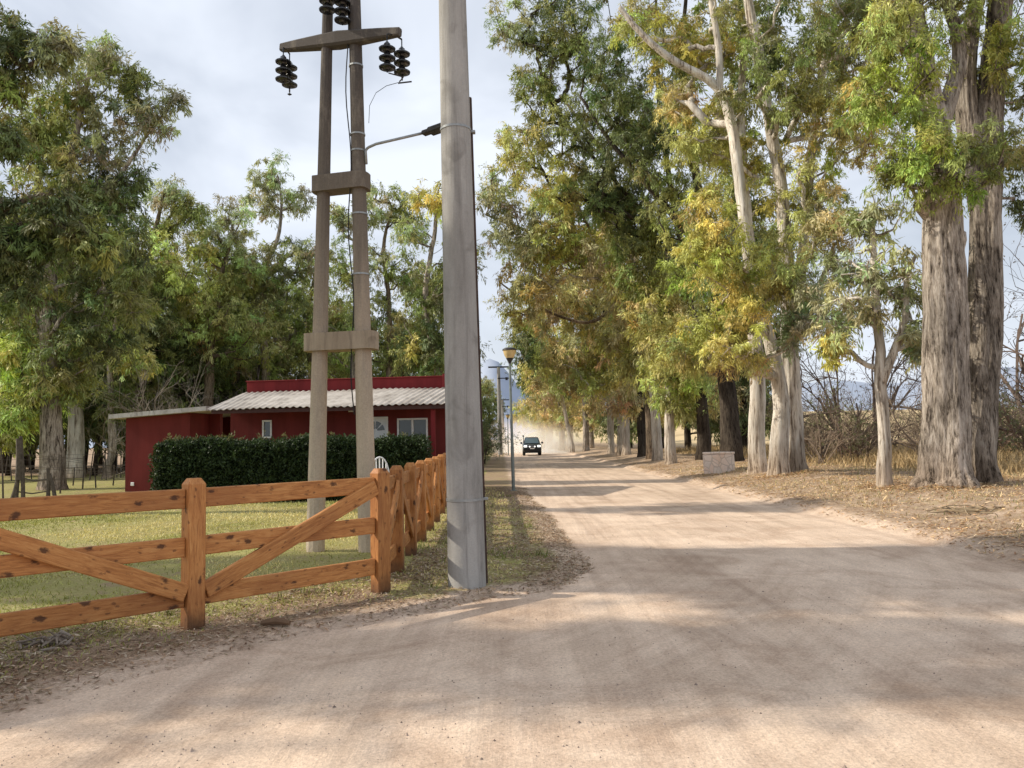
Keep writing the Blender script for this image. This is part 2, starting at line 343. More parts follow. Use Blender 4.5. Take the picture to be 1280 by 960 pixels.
# ---------------------------------------------------------------- terrain
LP=[tuple(G(px,py)[:2]) for px,py in ((0,893),(200,843),(400,793),(600,752),(690,738),(738,715),(722,695),(690,650),(657,615))]
yl=LP[-1][1]
LP=[(-90,-75),(-30,-22),(-8,-1.2)]+LP+[(.12,38),(-.35,70),(-1.2,130),(-3,260),(-8,600)]
RP=[tuple(G(px,py)[:2]) for px,py in ((1280,712),(1180,683),(1000,640),(870,607),(770,583))]
RP=[(120,-60),(60,-22),(26,0),(14,5.2),(9.6,7.6)]+RP+[(5.6,70),(4.9,130),(3.2,260),(-1,600)]
LP=np.array(LP); RP=np.array(RP)
print('left edge',LP[3:12].round(2).tolist()); print('right edge',RP[5:10].round(2).tolist())
poly=np.concatenate([LP,RP[::-1]])
def polydist(X,Y,pl):
    d=np.full(X.shape,1e9)
    for a,b in zip(pl[:-1],pl[1:]):
        ab=b-a; t=np.clip(((X-a[0])*ab[0]+(Y-a[1])*ab[1])/(ab@ab),0,1)
        d=np.minimum(d,np.hypot(X-a[0]-t*ab[0],Y-a[1]-t*ab[1]))
    return d
def inside(X,Y,pg):
    r=np.zeros(X.shape,bool)
    for a,b in zip(pg,np.roll(pg,-1,0)):
        c=((a[1]>Y)!=(b[1]>Y))&(X<(b[0]-a[0])*(Y-a[1])/(b[1]-a[1]+1e-12)+a[0]); r^=c
    return r
_nt=rng(5).random((256,256))
def vnoise(X,Y,s):
    x=X*s+1000.3; y=Y*s+1000.7; xi=np.floor(x).astype(int); yi=np.floor(y).astype(int); fx=x-xi; fy=y-yi; fx=fx*fx*(3-2*fx); fy=fy*fy*(3-2*fy)
    g=lambda a,b:_nt[a&255,b&255]
    return (g(xi,yi)*(1-fx)+g(xi+1,yi)*fx)*(1-fy)+(g(xi,yi+1)*(1-fx)+g(xi+1,yi+1)*fx)*fy-.5
def fbm(X,Y,s): return vnoise(X,Y,s)+.5*vnoise(X,Y,s*2.1)+.25*vnoise(X,Y,s*4.3)
def terrain(X,Y):
    X=np.asarray(X,float); Y=np.asarray(Y,float)
    ins=inside(X,Y,poly); dl=polydist(X,Y,LP); dr=polydist(X,Y,RP)
    s=np.where(ins,-np.minimum(dl,dr),np.minimum(dl,dr)); right=dr<dl
    s=s+.16*fbm(X,Y,1.3)
    z=-.03+.06*ss(-.25,.25,s)
    bank=.10*ss(.0,.5,s)+.30*ss(.3,3.6,s)+.07*fbm(X,Y,.9)*ss(0,1.,s)+.03*vnoise(X,Y,4)*ss(0,.5,s)
    lawn=.02*ss(.1,.6,s)+.04*fbm(X,Y,.6)*ss(.3,2,s)
    z=z+np.where(right,bank,lawn)
    z=z+np.where(right,.033*np.clip(Y-70,0,600)*ss(18,60,X),0)
    return z,s,right
def tz(x,y): return float(terrain(np.array([x]),np.array([y]))[0][0])
def axis(segs):
    o=[]
    for a,b,st in segs: o+=list(np.arange(a,b,st))
    return np.array(o+[segs[-1][1]])
xs=axis([(-900,-200,70),(-200,-60,14),(-60,-20,2),(-20,-7,.5),(-7,12,.14),(12,22,.4),(22,60,2),(60,200,14),(200,900,70)])
ys=axis([(-90,-10,8),(-10,3,1),(3,16,.13),(16,40,.3),(40,90,1),(90,200,8),(200,800,50),(800,4200,400)])
X,Y=np.meshgrid(xs,ys); Z,S,RT=terrain(X,Y)
nx,ny=len(xs),len(ys)
i,j=np.meshgrid(np.arange(ny-1),np.arange(nx-1),indexing='ij'); fc=np.stack([i*nx+j,i*nx+j+1,(i+1)*nx+j+1,(i+1)*nx+j],-1).reshape(-1,4)
mb=MB(); mb.add(np.stack([X,Y,Z],-1).reshape(-1,3),fc); gr=mb.build('ground',MAT['ground_cover'],smooth=True); tag(gr,kind='structure')
dust=1-ss(.0,.9,S); dust=np.maximum(dust,np.where(RT&(S>0),.47*(1-ss(2.5,8,S)),0)); dust=np.where(S<0,1,dust)
lawn=np.where(RT,.0,ss(.3,2.2,S)); lawn=np.where((~RT)&(Y>40)&(X>-6),lawn*.6,lawn)
lawn=np.where(RT&(S>.8),.36,lawn)
lawn=np.where((~RT)&(Y>42)&(X<-6),lawn*(1-ss(42,50,Y)),lawn)
lawn=np.where((~RT)&(X>-1.3)&(Y>8)&(S>0.3),.62-.2*ss(14,20,Y),lawn)
field=np.where(RT,ss(10,20,S),0)
mk=gr.data.attributes.new('Mask','FLOAT_COLOR','POINT'); mk.data.foreach_set('color',np.stack([dust,lawn,field,np.ones_like(dust)],-1).ravel().astype(np.float32))
# road sheet
def dense(pl,st=.5):
    o=[]
    for a,b in zip(pl[:-1],pl[1:]):
        n=max(1,int(np.hypot(*(b-a))/st)) if max(abs(a[1]),abs(b[1]))<90 else 1
        o+= [a+(b-a)*t/n for t in range(n)]
    return np.array(o+[pl[-1]])
import bmesh
bm=bmesh.new(); L2=dense(LP); R2=dense(RP)
L2=L2-np.array([.22,0]); R2=R2+np.array([.22,0])
ring=[bm.verts.new((float(p[0]),float(p[1]),.004)) for p in np.concatenate([L2,R2[::-1]])]
f=bm.faces.new(ring); bmesh.ops.triangulate(bm,faces=[f]); bm.normal_update()
for f in bm.faces:
    if f.normal.z<0: f.normal_flip()
me=bpy.data.meshes.new('dirt_road'); bm.to_mesh(me); bm.free(); me.materials.append(MAT['dirt_road'])
road=bpy.data.objects.new('dirt_road',me); C.objects.link(road); tag(road,kind='structure')
# hills on the horizon
mb=MB(); az=np.linspace(R(-50),R(50),160); pr=[]
for a in az:
    px=640+1000*math.tan(a)
    y=470
    e=.055+.03*mnoise.noise((px*.004,3,0))+.012*mnoise.noise((px*.02,8,0))
    e+=.046*math.exp(-((px-612)/34.)**2)
    if px>1000: e=.062+.012*mnoise.noise((px*.012,1,0))+.02*math.exp(-((px-1290)/90)**2)
    pr.append(e)
D=3800; V=[]
for q,(a,e) in enumerate(zip(az,pr)):
    for t in range(9):
        u=t/8; d=D-900*(1-u); 
        V.append((d*math.tan(a),d,H+d*e*(u**1.3)+ (12*mnoise.noise((q*.35,t*.8,2)) if 0<t<8 else 0) -(30 if t==0 else 0)))
i,j=np.meshgrid(np.arange(159),np.arange(8),indexing='ij'); mb.add(V,np.stack([i*9+j,(i+1)*9+j,(i+1)*9+j+1,i*9+j+1],-1).reshape(-1,4))
tag(mb.build('hills',MAT['hazy_hill'],smooth=True),kind='structure')
# ---------------------------------------------------------------- foliage
GREEN=(.215,.245,.09); DARK=(.115,.145,.06); OLIVE=(.43,.42,.15); YEL=(.50,.465,.16); BROWN=(.50,.43,.235); GREY=(.33,.345,.21); LIGHT=(.41,.44,.165); BRIGHT=(.32,.39,.105)
def unit(v): return v/(np.linalg.norm(v,axis=-1,keepdims=True)+1e-9)
def leaves(mb,r,cen,cr,cols,ntw,nlf,ll,lw,droop=.8,twig_mb=None,tw=.006,twc=(.2,.16,.12),od=None):
    n=len(cen); 
    if n==0: return
    st=np.repeat(cen,ntw,0)+r.normal(0,.12,(n*ntw,3))*np.repeat(cr,ntw)[:,None]
    d=unit(r.normal(0,1,(n*ntw,3))+np.array([0,0,.15])); L=np.repeat(cr,ntw)*r.uniform(.55,1.25,n*ntw)
    m=n*ntw
    t=np.sqrt(r.random((m,nlf))); 
    pos=st[:,None]+d[:,None]*(t*L[:,None])[:,:,None]; pos[:,:,2]-=(t**2)*L[:,None]*.45*droop
    pos+=r.normal(0,.05,pos.shape)*np.repeat(cr,ntw)[:,None,None]*2
    ld=unit(.55*d[:,None]+np.array([0,0,-droop])+r.normal(0,.45,pos.shape))
    nt=d[:,None]*.7+r.normal(0,.55,pos.shape)+np.array([0,0,.25])
    if od is not None: nt=nt+np.repeat(od,ntw,0)[:,None]*.8
    sd=unit(np.cross(ld,nt))
    s=r.uniform(.6,1.3,(m,nlf,1)); 
    a=pos; b=pos+ld*ll*s*.45+sd*lw*s*.5; c=pos+ld*ll*s; e=pos+ld*ll*s*.45-sd*lw*s*.5
    Q=np.stack([a,b,c,e],2).reshape(-1,4,3)
    col=np.repeat(cols,ntw*nlf,0)*r.uniform(.75,1.3,(m*nlf,1))*np.repeat(r.uniform(.8,1.22,(m,1)),nlf,0)
    mb.quads(Q,col)
    if twig_mb is not None:
        e=st+d*L[:,None]; e[:,2]-=L*.45*droop; w=unit(np.cross(d,r.normal(0,1,d.shape)))*tw
        twig_mb.quads(np.stack([st-w,st+w,e+w*.3,e-w*.3],1),np.tile(np.array(twc),(m,1)))
def make_tree(name,label,base,stems,lobes,seed,barkm='bark_grey',lod=1.,group=None,cat='tree',tw_col=(.26,.21,.16),cs=.8,rt_=.013,sides=14,flute=.16,minz=None,dens=1.,droop=.8,keep_r=True,bare=0,bark2=None,stems2=()):
    """stems: polylines [(xyz, radius)...]; lobes: (centre, (rx,ry,rz), clump count, colour)"""
    r=rng(seed); base=np.array(base,float)
    root=thing(name,label,cat,base,group)
    tm=MB(); cm=MB()
    nodes=[];par=[];isS=[];rad=[]
    tm2=MB()
    for si,st in enumerate(stems):
        pts=np.array([s_[0] for s_ in st],float); rr=np.array([s_[1] for s_ in st],float)
        # resample smoothly (Catmull-Rom)
        out=[];orr=[]
        for a in range(len(pts)-1):
            p0=pts[max(a-1,0)];p1=pts[a];p2=pts[a+1];p3=pts[min(a+2,len(pts)-1)]; L=np.linalg.norm(p2-p1); n=max(2,int(L/(.16 if sides>20 else .45)))
            for t in np.arange(n)/n:
                out.append(.5*((2*p1)+(-p0+p2)*t+(2*p0-5*p1+4*p2-p3)*t*t+(-p0+3*p1-3*p2+p3)*t**3)); orr.append(rr[a]+(rr[a+1]-rr[a])*t)
        out.append(pts[-1]); orr.append(rr[-1]); out=np.array(out); orr=np.array(orr)
        out[2:,:2]+=np.cumsum(r.normal(0,.018 if sides<20 else .006,(len(out)-2,2)),0)
        (tm2 if si in stems2 else tm).tube(out,orr,sides if orr[0]>.12 else 8,(1,1,1),flute=flute if orr[0]>.12 else .06,seed=seed%97)
        i0=len(nodes)
        for q in range(len(out)):
            nodes.append(out[q]); rad.append(orr[q]); par.append(-1); isS.append(True)
    ncl=[];col=[];cr=[];odl=[]
    for (c,rv,n,co) in lobes:
        n=int(n*dens*1.85)
        d=unit(r.normal(0,1,(n,3))); rr=r.random(n)**(.42)
        q=np.array(c)+d*rr[:,None]*np.array(rv); ncl.append(q); odl.append(d*rr[:,None])
        cc=(np.array(co)[None]*(1-(mxx:=r.uniform(0,.35,(n,1))))+np.array(OLIVE if sum(co)>.4 else GREEN)[None]*mxx)*r.uniform(.65,1.35,(n,1))*(1+r.normal(0,.08,(n,3)))
        col.append(cc); cr.append(cs*.68*r.uniform(.5,1.35,n))
    if ncl:
        ncl=np.concatenate(ncl); odl=np.concatenate(odl); col=np.concatenate(col); cr=np.concatenate(cr)
        zmin=base[2]+(minz or 1.5); k=ncl[:,2]>zmin; ncl,col,cr,odl=ncl[k],col[k],cr[k],odl[k]
        NA=np.zeros((len(nodes)+len(ncl)*5+5,3)); NA[:len(nodes)]=nodes; nn=len(nodes); stemn=nn
        dd=np.array([np.min(np.linalg.norm(NA[:nn]-c,axis=1)) for c in ncl]); order=np.argsort(dd)
        paths=[]
        for ci in order:
            c=ncl[ci]; v=NA[:nn]-c; dist=np.linalg.norm(v,axis=1); cost=dist+1.3*np.maximum(0,v[:,2]+.25*dist)
            b=int(np.argmin(cost)); p=NA[b]; L=dist[b]; 
            m=4 if L>1.0 else 2
            ts=np.arange(1,m+1)/m; mid=p+(c-p)*ts[:,None]; arch=np.sin(ts*math.pi)*L*.10; mid[:,2]+=arch*r.uniform(-.6,1.1)
            mid[:-1]+=r.normal(0,.05*L,(m-1,3)); ids=[]
            pr_=b
            for q in mid:
                NA[nn]=q; par.append(pr_); isS.append(False); rad.append(0); pr_=nn; ids.append(nn); nn+=1
            paths.append((b,ids))
        cnt=np.zeros(nn)
        for b,ids in paths: cnt[ids[-1]]+=1
        for q in range(nn-1,stemn-1,-1):
            if par[q]>=0: cnt[par[q]]+=cnt[q]
        for b,ids in paths:
            rr=[rt_*max(cnt[q],1)**.56 for q in ids]
            r0=min(rt_*max(cnt[ids[0]],1)**.56*1.15, (rad[b] if b<stemn else 9)*.8)
            rr[0]=min(rr[0],r0)
            big=rr[0]>.05
            tm.tube([NA[b]]+[NA[q] for q in ids],[r0]+rr,7 if big else (4 if rr[0]>.025 else 3),cap=False)
        if lod>0:
            ld_=lod*.85; ll=.26*ld_; lw=.058*ld_; k=1/ld_**1.05*(cs/.9)**.9
            ntw=max(4,int(9*k)) ; nlf=max(6,int(17*k))
            kk=r.random(len(ncl))>=bare
            leaves(cm,r,ncl[kk],cr[kk],col[kk],ntw,nlf,ll,lw,droop,cm,.006*lod**.5,tw_col,odl[kk])
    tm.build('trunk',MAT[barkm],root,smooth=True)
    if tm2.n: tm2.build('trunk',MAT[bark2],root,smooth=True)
    if cm.n: cm.build('crown',MAT['leaf'],root)
    return root
def lobe(px,py,D,rpx,n,col,ry=1.,rd=1.):
    c=P(px,py,D); rm=rpx*D/F; return (c,(rm,rm*rd,rm*ry),n,col)
def stem(D,pts,z0=None):
    """pts (px,py,radius_m[,D])"""
    out=[]
    for q in pts:
        d=q[3] if len(q)>3 else D; out.append((P(q[0],q[1],d),q[2]))
    return out
def grounded(px,py,z=.3):
    g=G(px,py,z); 
    for _ in range(3): g=G(px,py,tz(g[0],g[1]))
    return g
def flare(st,f=1.45):
    """add a root flare below the first point"""
    p,r0=st[0]; q=np.array(p,float); g=q.copy(); g[2]=tz(q[0],q[1])-.12
    a=g.copy(); a[2]+=.32; b=g.copy(); b[2]+=.85
    return [(g,r0*f),(a,r0*1.12),(b,r0*1.0)]+[s_ for s_ in st if s_[0][2]>b[2]+.4]
# ---- right-hand row
g1=grounded(1178,607); D1=g1[1]; g1b=grounded(1222,600); D1b=D1+.75
print('D1',D1,g1)
st1=flare(stem(D1,[(1182,600,.50),(1179,450,.455),(1175,330,.42),(1172,230,.38),(1156,120,.27),(1140,40,.24),(1132,-60,.18),(1120,-220,.10)]),1.5)
st2=flare(stem(D1b,[(1223,596,.40),(1228,450,.37),(1231,330,.34),(1233,230,.31),(1237,120,.27),(1250,20,.26),(1262,-90,.19),(1275,-260,.08)]),1.35)
st1b=stem(D1,[(1172,330,.2),(1195,310,.16),(1200,290,.10)])
st3=stem(D1b,[(1228,260,.25),(1212,180,.24),(1205,100,.2),(1215,20,.17),(1235,-60,.13),(1255,-200,.07)])
st4=stem(D1,[(1160,200,.2),(1185,130,.17),(1200,60,.14),(1180,-20,.11),(1165,-140,.06)])
lb=[lobe(1120,95,D1-1,62,20,BRIGHT),lobe(1100,40,D1-1,45,12,OLIVE),lobe(1145,185,D1-1.2,44,11,BRIGHT),lobe(1120,215,D1-.6,26,5,GREEN),lobe(1215,190,D1-1.4,58,9,GREEN,.7),
 lobe(1180,245,D1-.9,40,5,BRIGHT,.6),lobe(1268,60,D1,38,11,BRIGHT),lobe(1268,190,D1+.4,36,9,GREEN),lobe(1165,5,D1-.4,60,12,GREEN),lobe(1230,-30,D1,70,16,GREEN),lobe(1120,-90,D1,90,24,GREEN),lobe(1262,120,D1+1,30,7,GREEN),
 lobe(1300,-60,D1+1,80,18,DARK),lobe(1200,-180,D1,110,30,GREEN),lobe(1290,250,D1+1,30,5,DARK),lobe(1085,120,D1+.5,40,9,OLIVE),lobe(1190,110,D1+1.6,50,9,GREEN)]
make_tree('eucalyptus_tree','massive twin-trunked eucalyptus with peeling grey bark, nearest on the right verge',g1,[st1,st2,st1b,st3,st4],lb,11,'bark_grey',.55,cs=.5,flute=.2,sides=84,minz=5,bark2='bark_umber',stems2=(1,3))
# bare small tree
g2=grounded(1106,606); D2=g2[1]
st=flare(stem(D2,[(1106,600,.155),(1104,540,.14),(1101,480,.13),(1103,440,.11),(1096,380,.10),(1094,310,.07),(1092,260,.04)]),1.25)
stb=stem(D2,[(1102,480,.12),(1116,440,.10),(1130,400,.08),(1132,350,.06),(1142,320,.04)])
lb=[lobe(1090,340,D2,48,17,GREY),lobe(1060,390,D2,40,12,GREY),lobe(1130,350,D2,38,11,GREY),lobe(1095,270,D2,40,12,GREY),lobe(1040,430,D2,26,7,OLIVE),lobe(1145,420,D2,26,8,GREY)]
make_tree('bare_tree','slender half-bare tree with pale lower trunk, left of the massive twin trunk',g2,[st,stb],lb,12,'bark_white',.8,cs=.5,minz=2.2,bare=.3,tw_col=(.36,.30,.24),rt_=.016)
# tree with the white curving limb
g3=grounded(985,590); D3=g3[1]; print('D3',D3)
sA=flare(stem(D3,[(973,580,.27),(974,500,.24),(962,430,.20),(942,370,.17),(932,300,.17),(922,220,.16),(908,140,.15),(888,104,.13),(840,76,.11),(800,42,.09),(772,8,.07)]),1.3)
sB=flare(stem(D3+.5,[(993,580,.33),(990,500,.29),(987,420,.26),(984,330,.22),(978,240,.19),(962,150,.16),(945,60,.17),(930,-30,.12),(925,-160,.06)]),1.3)
sC=stem(D3,[(900,120,.12),(897,60,.11),(888,0,.09),(880,-80,.05)])
sD=stem(D3+.6,[(990,400,.2),(1003,330,.16),(1010,250,.14),(1018,170,.13),(1030,80,.11),(1050,-20,.08)])
lb=[lobe(895,310,D3-2,42,16,YEL),lobe(885,255,D3-2,30,8,YEL),lobe(870,180,D3+1.6,40,14,OLIVE),lobe(850,60,D3+1.6,48,16,YEL),lobe(800,30,D3+1.6,38,12,OLIVE),lobe(900,40,D3+1.6,45,12,OLIVE),
 lobe(940,200,D3+1.6,45,12,OLIVE),lobe(960,100,D3-1,60,18,GREEN),lobe(1030,60,D3,60,18,GREEN),lobe(1050,150,D3-1,50,16,OLIVE),lobe(1010,230,D3,55,18,OLIVE),lobe(1035,270,D3-1,45,16,BROWN),lobe(960,330,D3-2,45,15,OLIVE),
 lobe(1000,390,D3-2,48,17,GREY),lobe(1035,350,D3,48,16,GREY),lobe(905,410,D3-2,50,20,YEL),lobe(930,460,D3-1,45,18,BROWN),lobe(900,490,D3-1.5,36,13,BRIGHT),lobe(870,440,D3-1,46,18,OLIVE),lobe(985,530,D3-1,18,5,BROWN),
 lobe(950,-60,D3,110,40,GREEN),lobe(1060,90,D3+3,60,22,OLIVE),lobe(1075,10,D3+3,60,20,GREEN),lobe(1085,180,D3+4,45,12,OLIVE),lobe(1000,130,D3+3,50,16,GREEN),lobe(1080,0,D3,60,16,GREEN),lobe(845,120,D3+1.6,30,10,BROWN),lobe(920,370,D3-1,40,12,YEL)]
make_tree('eucalyptus_tree','eucalyptus with a white limb curving left high above, behind the stone block',g3,[sA,sB,sC,sD],lb,13,'bark_white',.62,cs=.6,minz=3.2,flute=.18,rt_=.015,sides=40)
g4=grounded(946,590); D4=g4[1]+1.2
s4=flare(stem(D4,[(947,580,.28),(945,500,.26),(944,440,.24),(938,360,.2),(930,260,.2),(925,160,.15),(930,60,.1)]),1.3)
lb=[lobe(930,240,D4+1,50,14,GREEN),lobe(900,150,D4+1,60,18,OLIVE),lobe(960,60,D4+1,60,18,DARK),lobe(925,340,D4+1,40,12,DARK),lobe(960,-50,D4+2,80,20,GREEN),lobe(960,420,D4+1,30,8,DARK)]
make_tree('eucalyptus_tree','straight pale trunk just right of the stone block, forked behind yellow leaves',P(946,582,D4)*np.array([1,1,0])+np.array([0,0,.3]),[s4],lb,14,'bark_white',1.,cs=.8,minz=4)
# dark pair behind the stone block
for (px,py,dd,w,seed,lab,bk,lb) in (
 (915,584,5,.46,15,'thick dark stump-like eucalyptus trunk directly behind the stone block','bark_dark',
   [(850,60,55,20,GREEN),(800,150,60,24,DARK),(840,230,55,18,GREEN),(770,90,50,18,DARK),(860,330,50,18,BRIGHT),(820,400,40,14,OLIVE),(800,-40,90,24,GREEN),(850,430,38,14,OLIVE)]),
 (880,583,5,.33,16,'dark leaning eucalyptus trunk left of the stone block under brown leaves','bark_dark',
   [(700,150,46,18,GREEN),(730,60,55,22,GREEN),(670,100,36,12,GREEN),(640,30,40,10,GREY),(700,10,50,16,DARK),(760,210,60,22,DARK),(690,40,40,12,GREEN),(660,190,38,12,OLIVE),(800,290,55,22,GREEN),(700,230,40,14,OLIVE),(850,480,44,22,LIGHT),(850,420,36,12,BROWN)])):
    g=grounded(px,py); D=g[1]+dd; gg=np.array([P(px,py,D)[0],D,tz(P(px,py,D)[0],D)])
    x0=px; s1=flare([(gg+np.array([0,0,1.]),w)]+stem(D,[(px-4,500,w*.85),(px-12,430,w*.7),(px-24,340,w*.55),(px-44,230,w*.42),(px-60,120,w*.3),(px-62,20,w*.2),(px-60,-90,w*.1)]),1.25)
    s2=stem(D,[(px-30,320,w*.4),(px-90,250,w*.3),(px-150,180,w*.2),(px-190,120,w*.12)])
    make_tree('eucalyptus_tree',lab,gg,[s1,s2],[lobe(a,b,D-1,c,n,co) for a,b,c,n,co in lb],seed,bk,.88,cs=.82,minz=3.4,dens=.95,tw_col=(.12,.09,.07))
# the road-side pairs further away, each one its own tree
far=[ # px,base py,extra D,width px(diam),label,bark,lobes,lean
 (838,576,0,13,'pale trunk with hanging light green leaves, left of the dark trunks by the stone block','bark_white',[(840,440,36,16,LIGHT),(830,380,48,20,OLIVE),(800,330,50,18,GREEN),(845,500,26,10,LIGHT),(790,250,60,20,DARK),(790,160,60,18,GREEN)],-6),
 (822,574,0,12,'slim white eucalyptus trunk leaning slightly left, ahead of the dark charred stump','bark_white',[(790,400,44,18,BROWN),(800,450,34,14,OLIVE),(760,330,55,20,BROWN),(730,260,55,20,OLIVE),(690,300,45,14,OLIVE),(650,290,40,9,GREY),(625,250,32,6,GREY),(660,350,42,12,BROWN)],-30),
 (803,571,0,12,'short charred dark trunk standing among the white trunks of the right row','bark_dark',[(770,420,46,18,OLIVE),(740,370,44,16,BROWN),(700,380,46,16,BROWN),(790,500,30,12,BROWN)],-14),
 (783,568,0,10,'right-hand one of the three close white trunks in the far row','bark_white',[(790,460,34,14,YEL),(760,470,38,16,OLIVE),(720,430,42,16,BROWN),(745,310,50,18,OLIVE)],-8),
 (775,568,1,8,'middle one of the three close white trunks in the far row','bark_white',[(750,450,34,14,OLIVE),(690,440,38,14,OLIVE),(720,350,48,16,GREEN)],-8),
 (764,566,0,9,'left-hand one of the three close white trunks in the far row','bark_white',[(730,480,30,12,BROWN),(700,480,34,14,BROWN),(665,400,34,12,OLIVE),(660,440,28,10,DARK)],-10),
 (733,563,0,8,'grey trunk with flared foot beyond the white trunks, right of the dust','bark_grey',[(735,500,26,10,BROWN),(700,460,34,14,BROWN),(680,430,34,14,OLIVE),(690,370,36,12,GREEN)],-8),
]
for q,(px,py,dd,wpx,lab,bk,lb,lean) in enumerate(far):
    g=grounded(px,py); D=min(g[1],95)+dd; x=P(px,py,D)[0]; gg=np.array([x,D,tz(x,D)]); w=wpx*D/F/2
    s1=flare([(gg+np.array([0,0,1.]),w)]+stem(D,[(px+lean*.2,500,w*.9),(px+lean*.5,430,w*.7),(px+lean,340,w*.5),(px+lean*1.6,240,w*.34)]),1.3)
    s2=stem(D,[(px+lean*.6,400,w*.4),(px+lean*.6-35,340,w*.3),(px+lean*.6-70,290,w*.2)])
    make_tree('eucalyptus_tree',lab,gg,[s1,s2],[lobe(a,b,D,c,int(n*1.25),co,1,.8) for a,b,c,n,co in lb],30+q,bk,1.35,cs=1.1,minz=2.6,dens=.95,sides=10,tw_col=(.22,.17,.12))
    print('far',px,D.round(1) if hasattr(D,'round') else D)
# long limb reaching over the road
D=46.; x=P(815,560,D)[0]; gg=np.array([x,D,tz(x,D)])
s1=flare([(gg+np.array([0,0,1.]),.34)]+stem(D,[(812,480,.3),(806,400,.27),(792,345,.22),(755,345,.18),(715,322,.15),(680,300,.12),(645,283,.09),(605,268,.05)]),1.3)
s2=stem(D,[(800,360,.2),(780,280,.17),(765,210,.13),(740,170,.1),(700,120,.06)])
s3=stem(D,[(780,345,.1),(740,290,.09),(715,240,.07),(700,200,.05)])
s4=stem(D,[(795,350,.12),(745,400,.1),(700,395,.08),(650,370,.06),(625,352,.04)])
make_tree('eucalyptus_tree','eucalyptus sending one long bare dark limb left over the road',gg,[s1,s2,s3,s4],
 [lobe(a,b,D,c,n,co) for a,b,c,n,co in ((640,210,34,11,OLIVE),(625,235,24,6,GREY),(690,260,40,14,BROWN),(740,250,44,16,GREEN),(655,320,34,9,GREY),(640,390,26,8,OLIVE),(690,330,34,10,BROWN),(720,180,38,12,DARK),(770,320,44,16,OLIVE),(650,170,28,6,OLIVE),(625,300,20,4,GREY))],29,'bark_brown',.95,cs=.75,minz=3,dens=.95,tw_col=(.10,.075,.06),rt_=.017)
# leaning white trunk
D=84.; x=P(716,562,D)[0]; gg=np.array([x,D,tz(x,D)])
s1=flare([(gg+np.array([0,0,.6]),.24)]+stem(D,[(713,545,.22),(707,515,.2),(702,490,.17),(697,460,.12)]),1.3)
make_tree('eucalyptus_tree','thin white trunk leaning left beside the dust cloud',gg,[s1],[lobe(a,b,D,c,n,co,1,.8) for a,b,c,n,co in ((690,480,24,12,BROWN),(672,460,26,12,OLIVE),(700,440,30,12,BROWN),(672,500,20,9,BROWN),(660,420,28,10,DARK))],41,'bark_white',1.7,cs=1.2,minz=4,sides=8)
# far end of the row
farproto=None
for q,(x,y,s_) in enumerate(((5.9,98,1.),(7.5,104,.9),(5.4,114,.95),(7.6,122,1.),(5.0,134,.95),(6.6,150,1.),(9,92,.8),(10.5,110,1.),(9.5,135,1.))):
    if farproto is None:
        gg=np.array([x,y,tz(x,y)]); r=rng(77)
        st=[(gg+np.array([0,0,-.1]),.42),(gg+np.array([0,0,3.]),.3),(gg+np.array([-.3,.2,7]),.2),(gg+np.array([-.6,.3,11]),.1)]
        lbs=[(gg+np.array([r.normal(0,1.8)-.8,r.normal(0,1.6),z_]),(2.2,2.2,1.8),15,co) for z_,co in ((4,BROWN),(5.5,OLIVE),(6.5,BROWN),(8,OLIVE),(9,DARK),(10.5,GREEN),(12,OLIVE),(13.5,GREEN))]
        farproto=make_tree('eucalyptus_tree','distant brown-green eucalyptus at the hazy far end of the right row',gg,[st],lbs,78,'bark_grey',1.8,group='distant trees at the far end of the right row',cs=1.2,minz=2,sides=8)
    else: copy_thing(farproto,(x,y,tz(x,y)),q*2.1,s_)
# second line of darker trees behind the right row
bp=None
for q,(x,y,s_) in enumerate(((13.5,62,1.),(12.5,72,.95),(15,80,1.1),(14.5,50,.95),(16.5,68,1.05),(12.5,86,1.1),(17,58,1.0),(20,75,1.1))):
    if bp is None:
        gg=np.array([x,y,tz(x,y)]); r=rng(177)
        st=[(gg+np.array([0,0,-.1]),.3),(gg+np.array([0,0,3.]),.24),(gg+np.array([.3,.2,7]),.17),(gg+np.array([.5,.3,12]),.08)]
        lbs=[(gg+np.array([r.normal(0,1.3),r.normal(0,1.3),z_]),(2.1,2.1,1.7),15,co) for z_,co in ((2.6,DARK),(4,BROWN),(5.5,DARK),(7,GREY),(8.5,DARK),(10,GREEN),(12,OLIVE),(14,GREEN),(15.5,DARK))]
        bp=make_tree('understorey_tree','dark bushy tree in the shade behind the right row of trunks',gg,[st],lbs,178,'bark_dark',1.6,group='shaded trees behind the right row',cs=1.1,minz=1.3,sides=8)
    else: copy_thing(bp,(x,y,tz(x,y)),q*1.7+.5,s_)
# ---- left-hand woods
# near-left tree: only its branches reach into the picture
L1D=19.; gg=np.array([-15.2,L1D,tz(-15.2,L1D)])
s1=flare([(gg+np.array([0,0,1.]),.36),(gg+np.array([.1,0,5]),.3),(gg+np.array([.2,0,9]),.24),(gg+np.array([.3,0,13]),.15)])
s2=stem(L1D,[(-140,330,.16),(-60,300,.12),(10,262,.08),(70,240,.05)]); s3=stem(L1D,[(-150,180,.14),(-60,130,.1),(0,100,.07),(60,70,.04)])
make_tree('eucalyptus_tree','dark drooping eucalyptus cut by the upper left edge of the photo',gg,[s1,s2,s3],
 [lobe(a,b,L1D,c,n,co) for a,b,c,n,co in ((20,60,38,18,DARK),(70,60,30,12,GREY),(-30,90,50,18,DARK),(15,110,26,8,GREEN),(20,290,50,26,DARK),(75,280,40,18,DARK),(-40,270,60,18,DARK),(10,350,42,16,DARK),(120,300,34,12,GREEN),(10,180,24,8,DARK),(-80,10,90,30,DARK))],51,'bark_brown',.75,cs=.5,minz=3,tw_col=(.08,.065,.05))
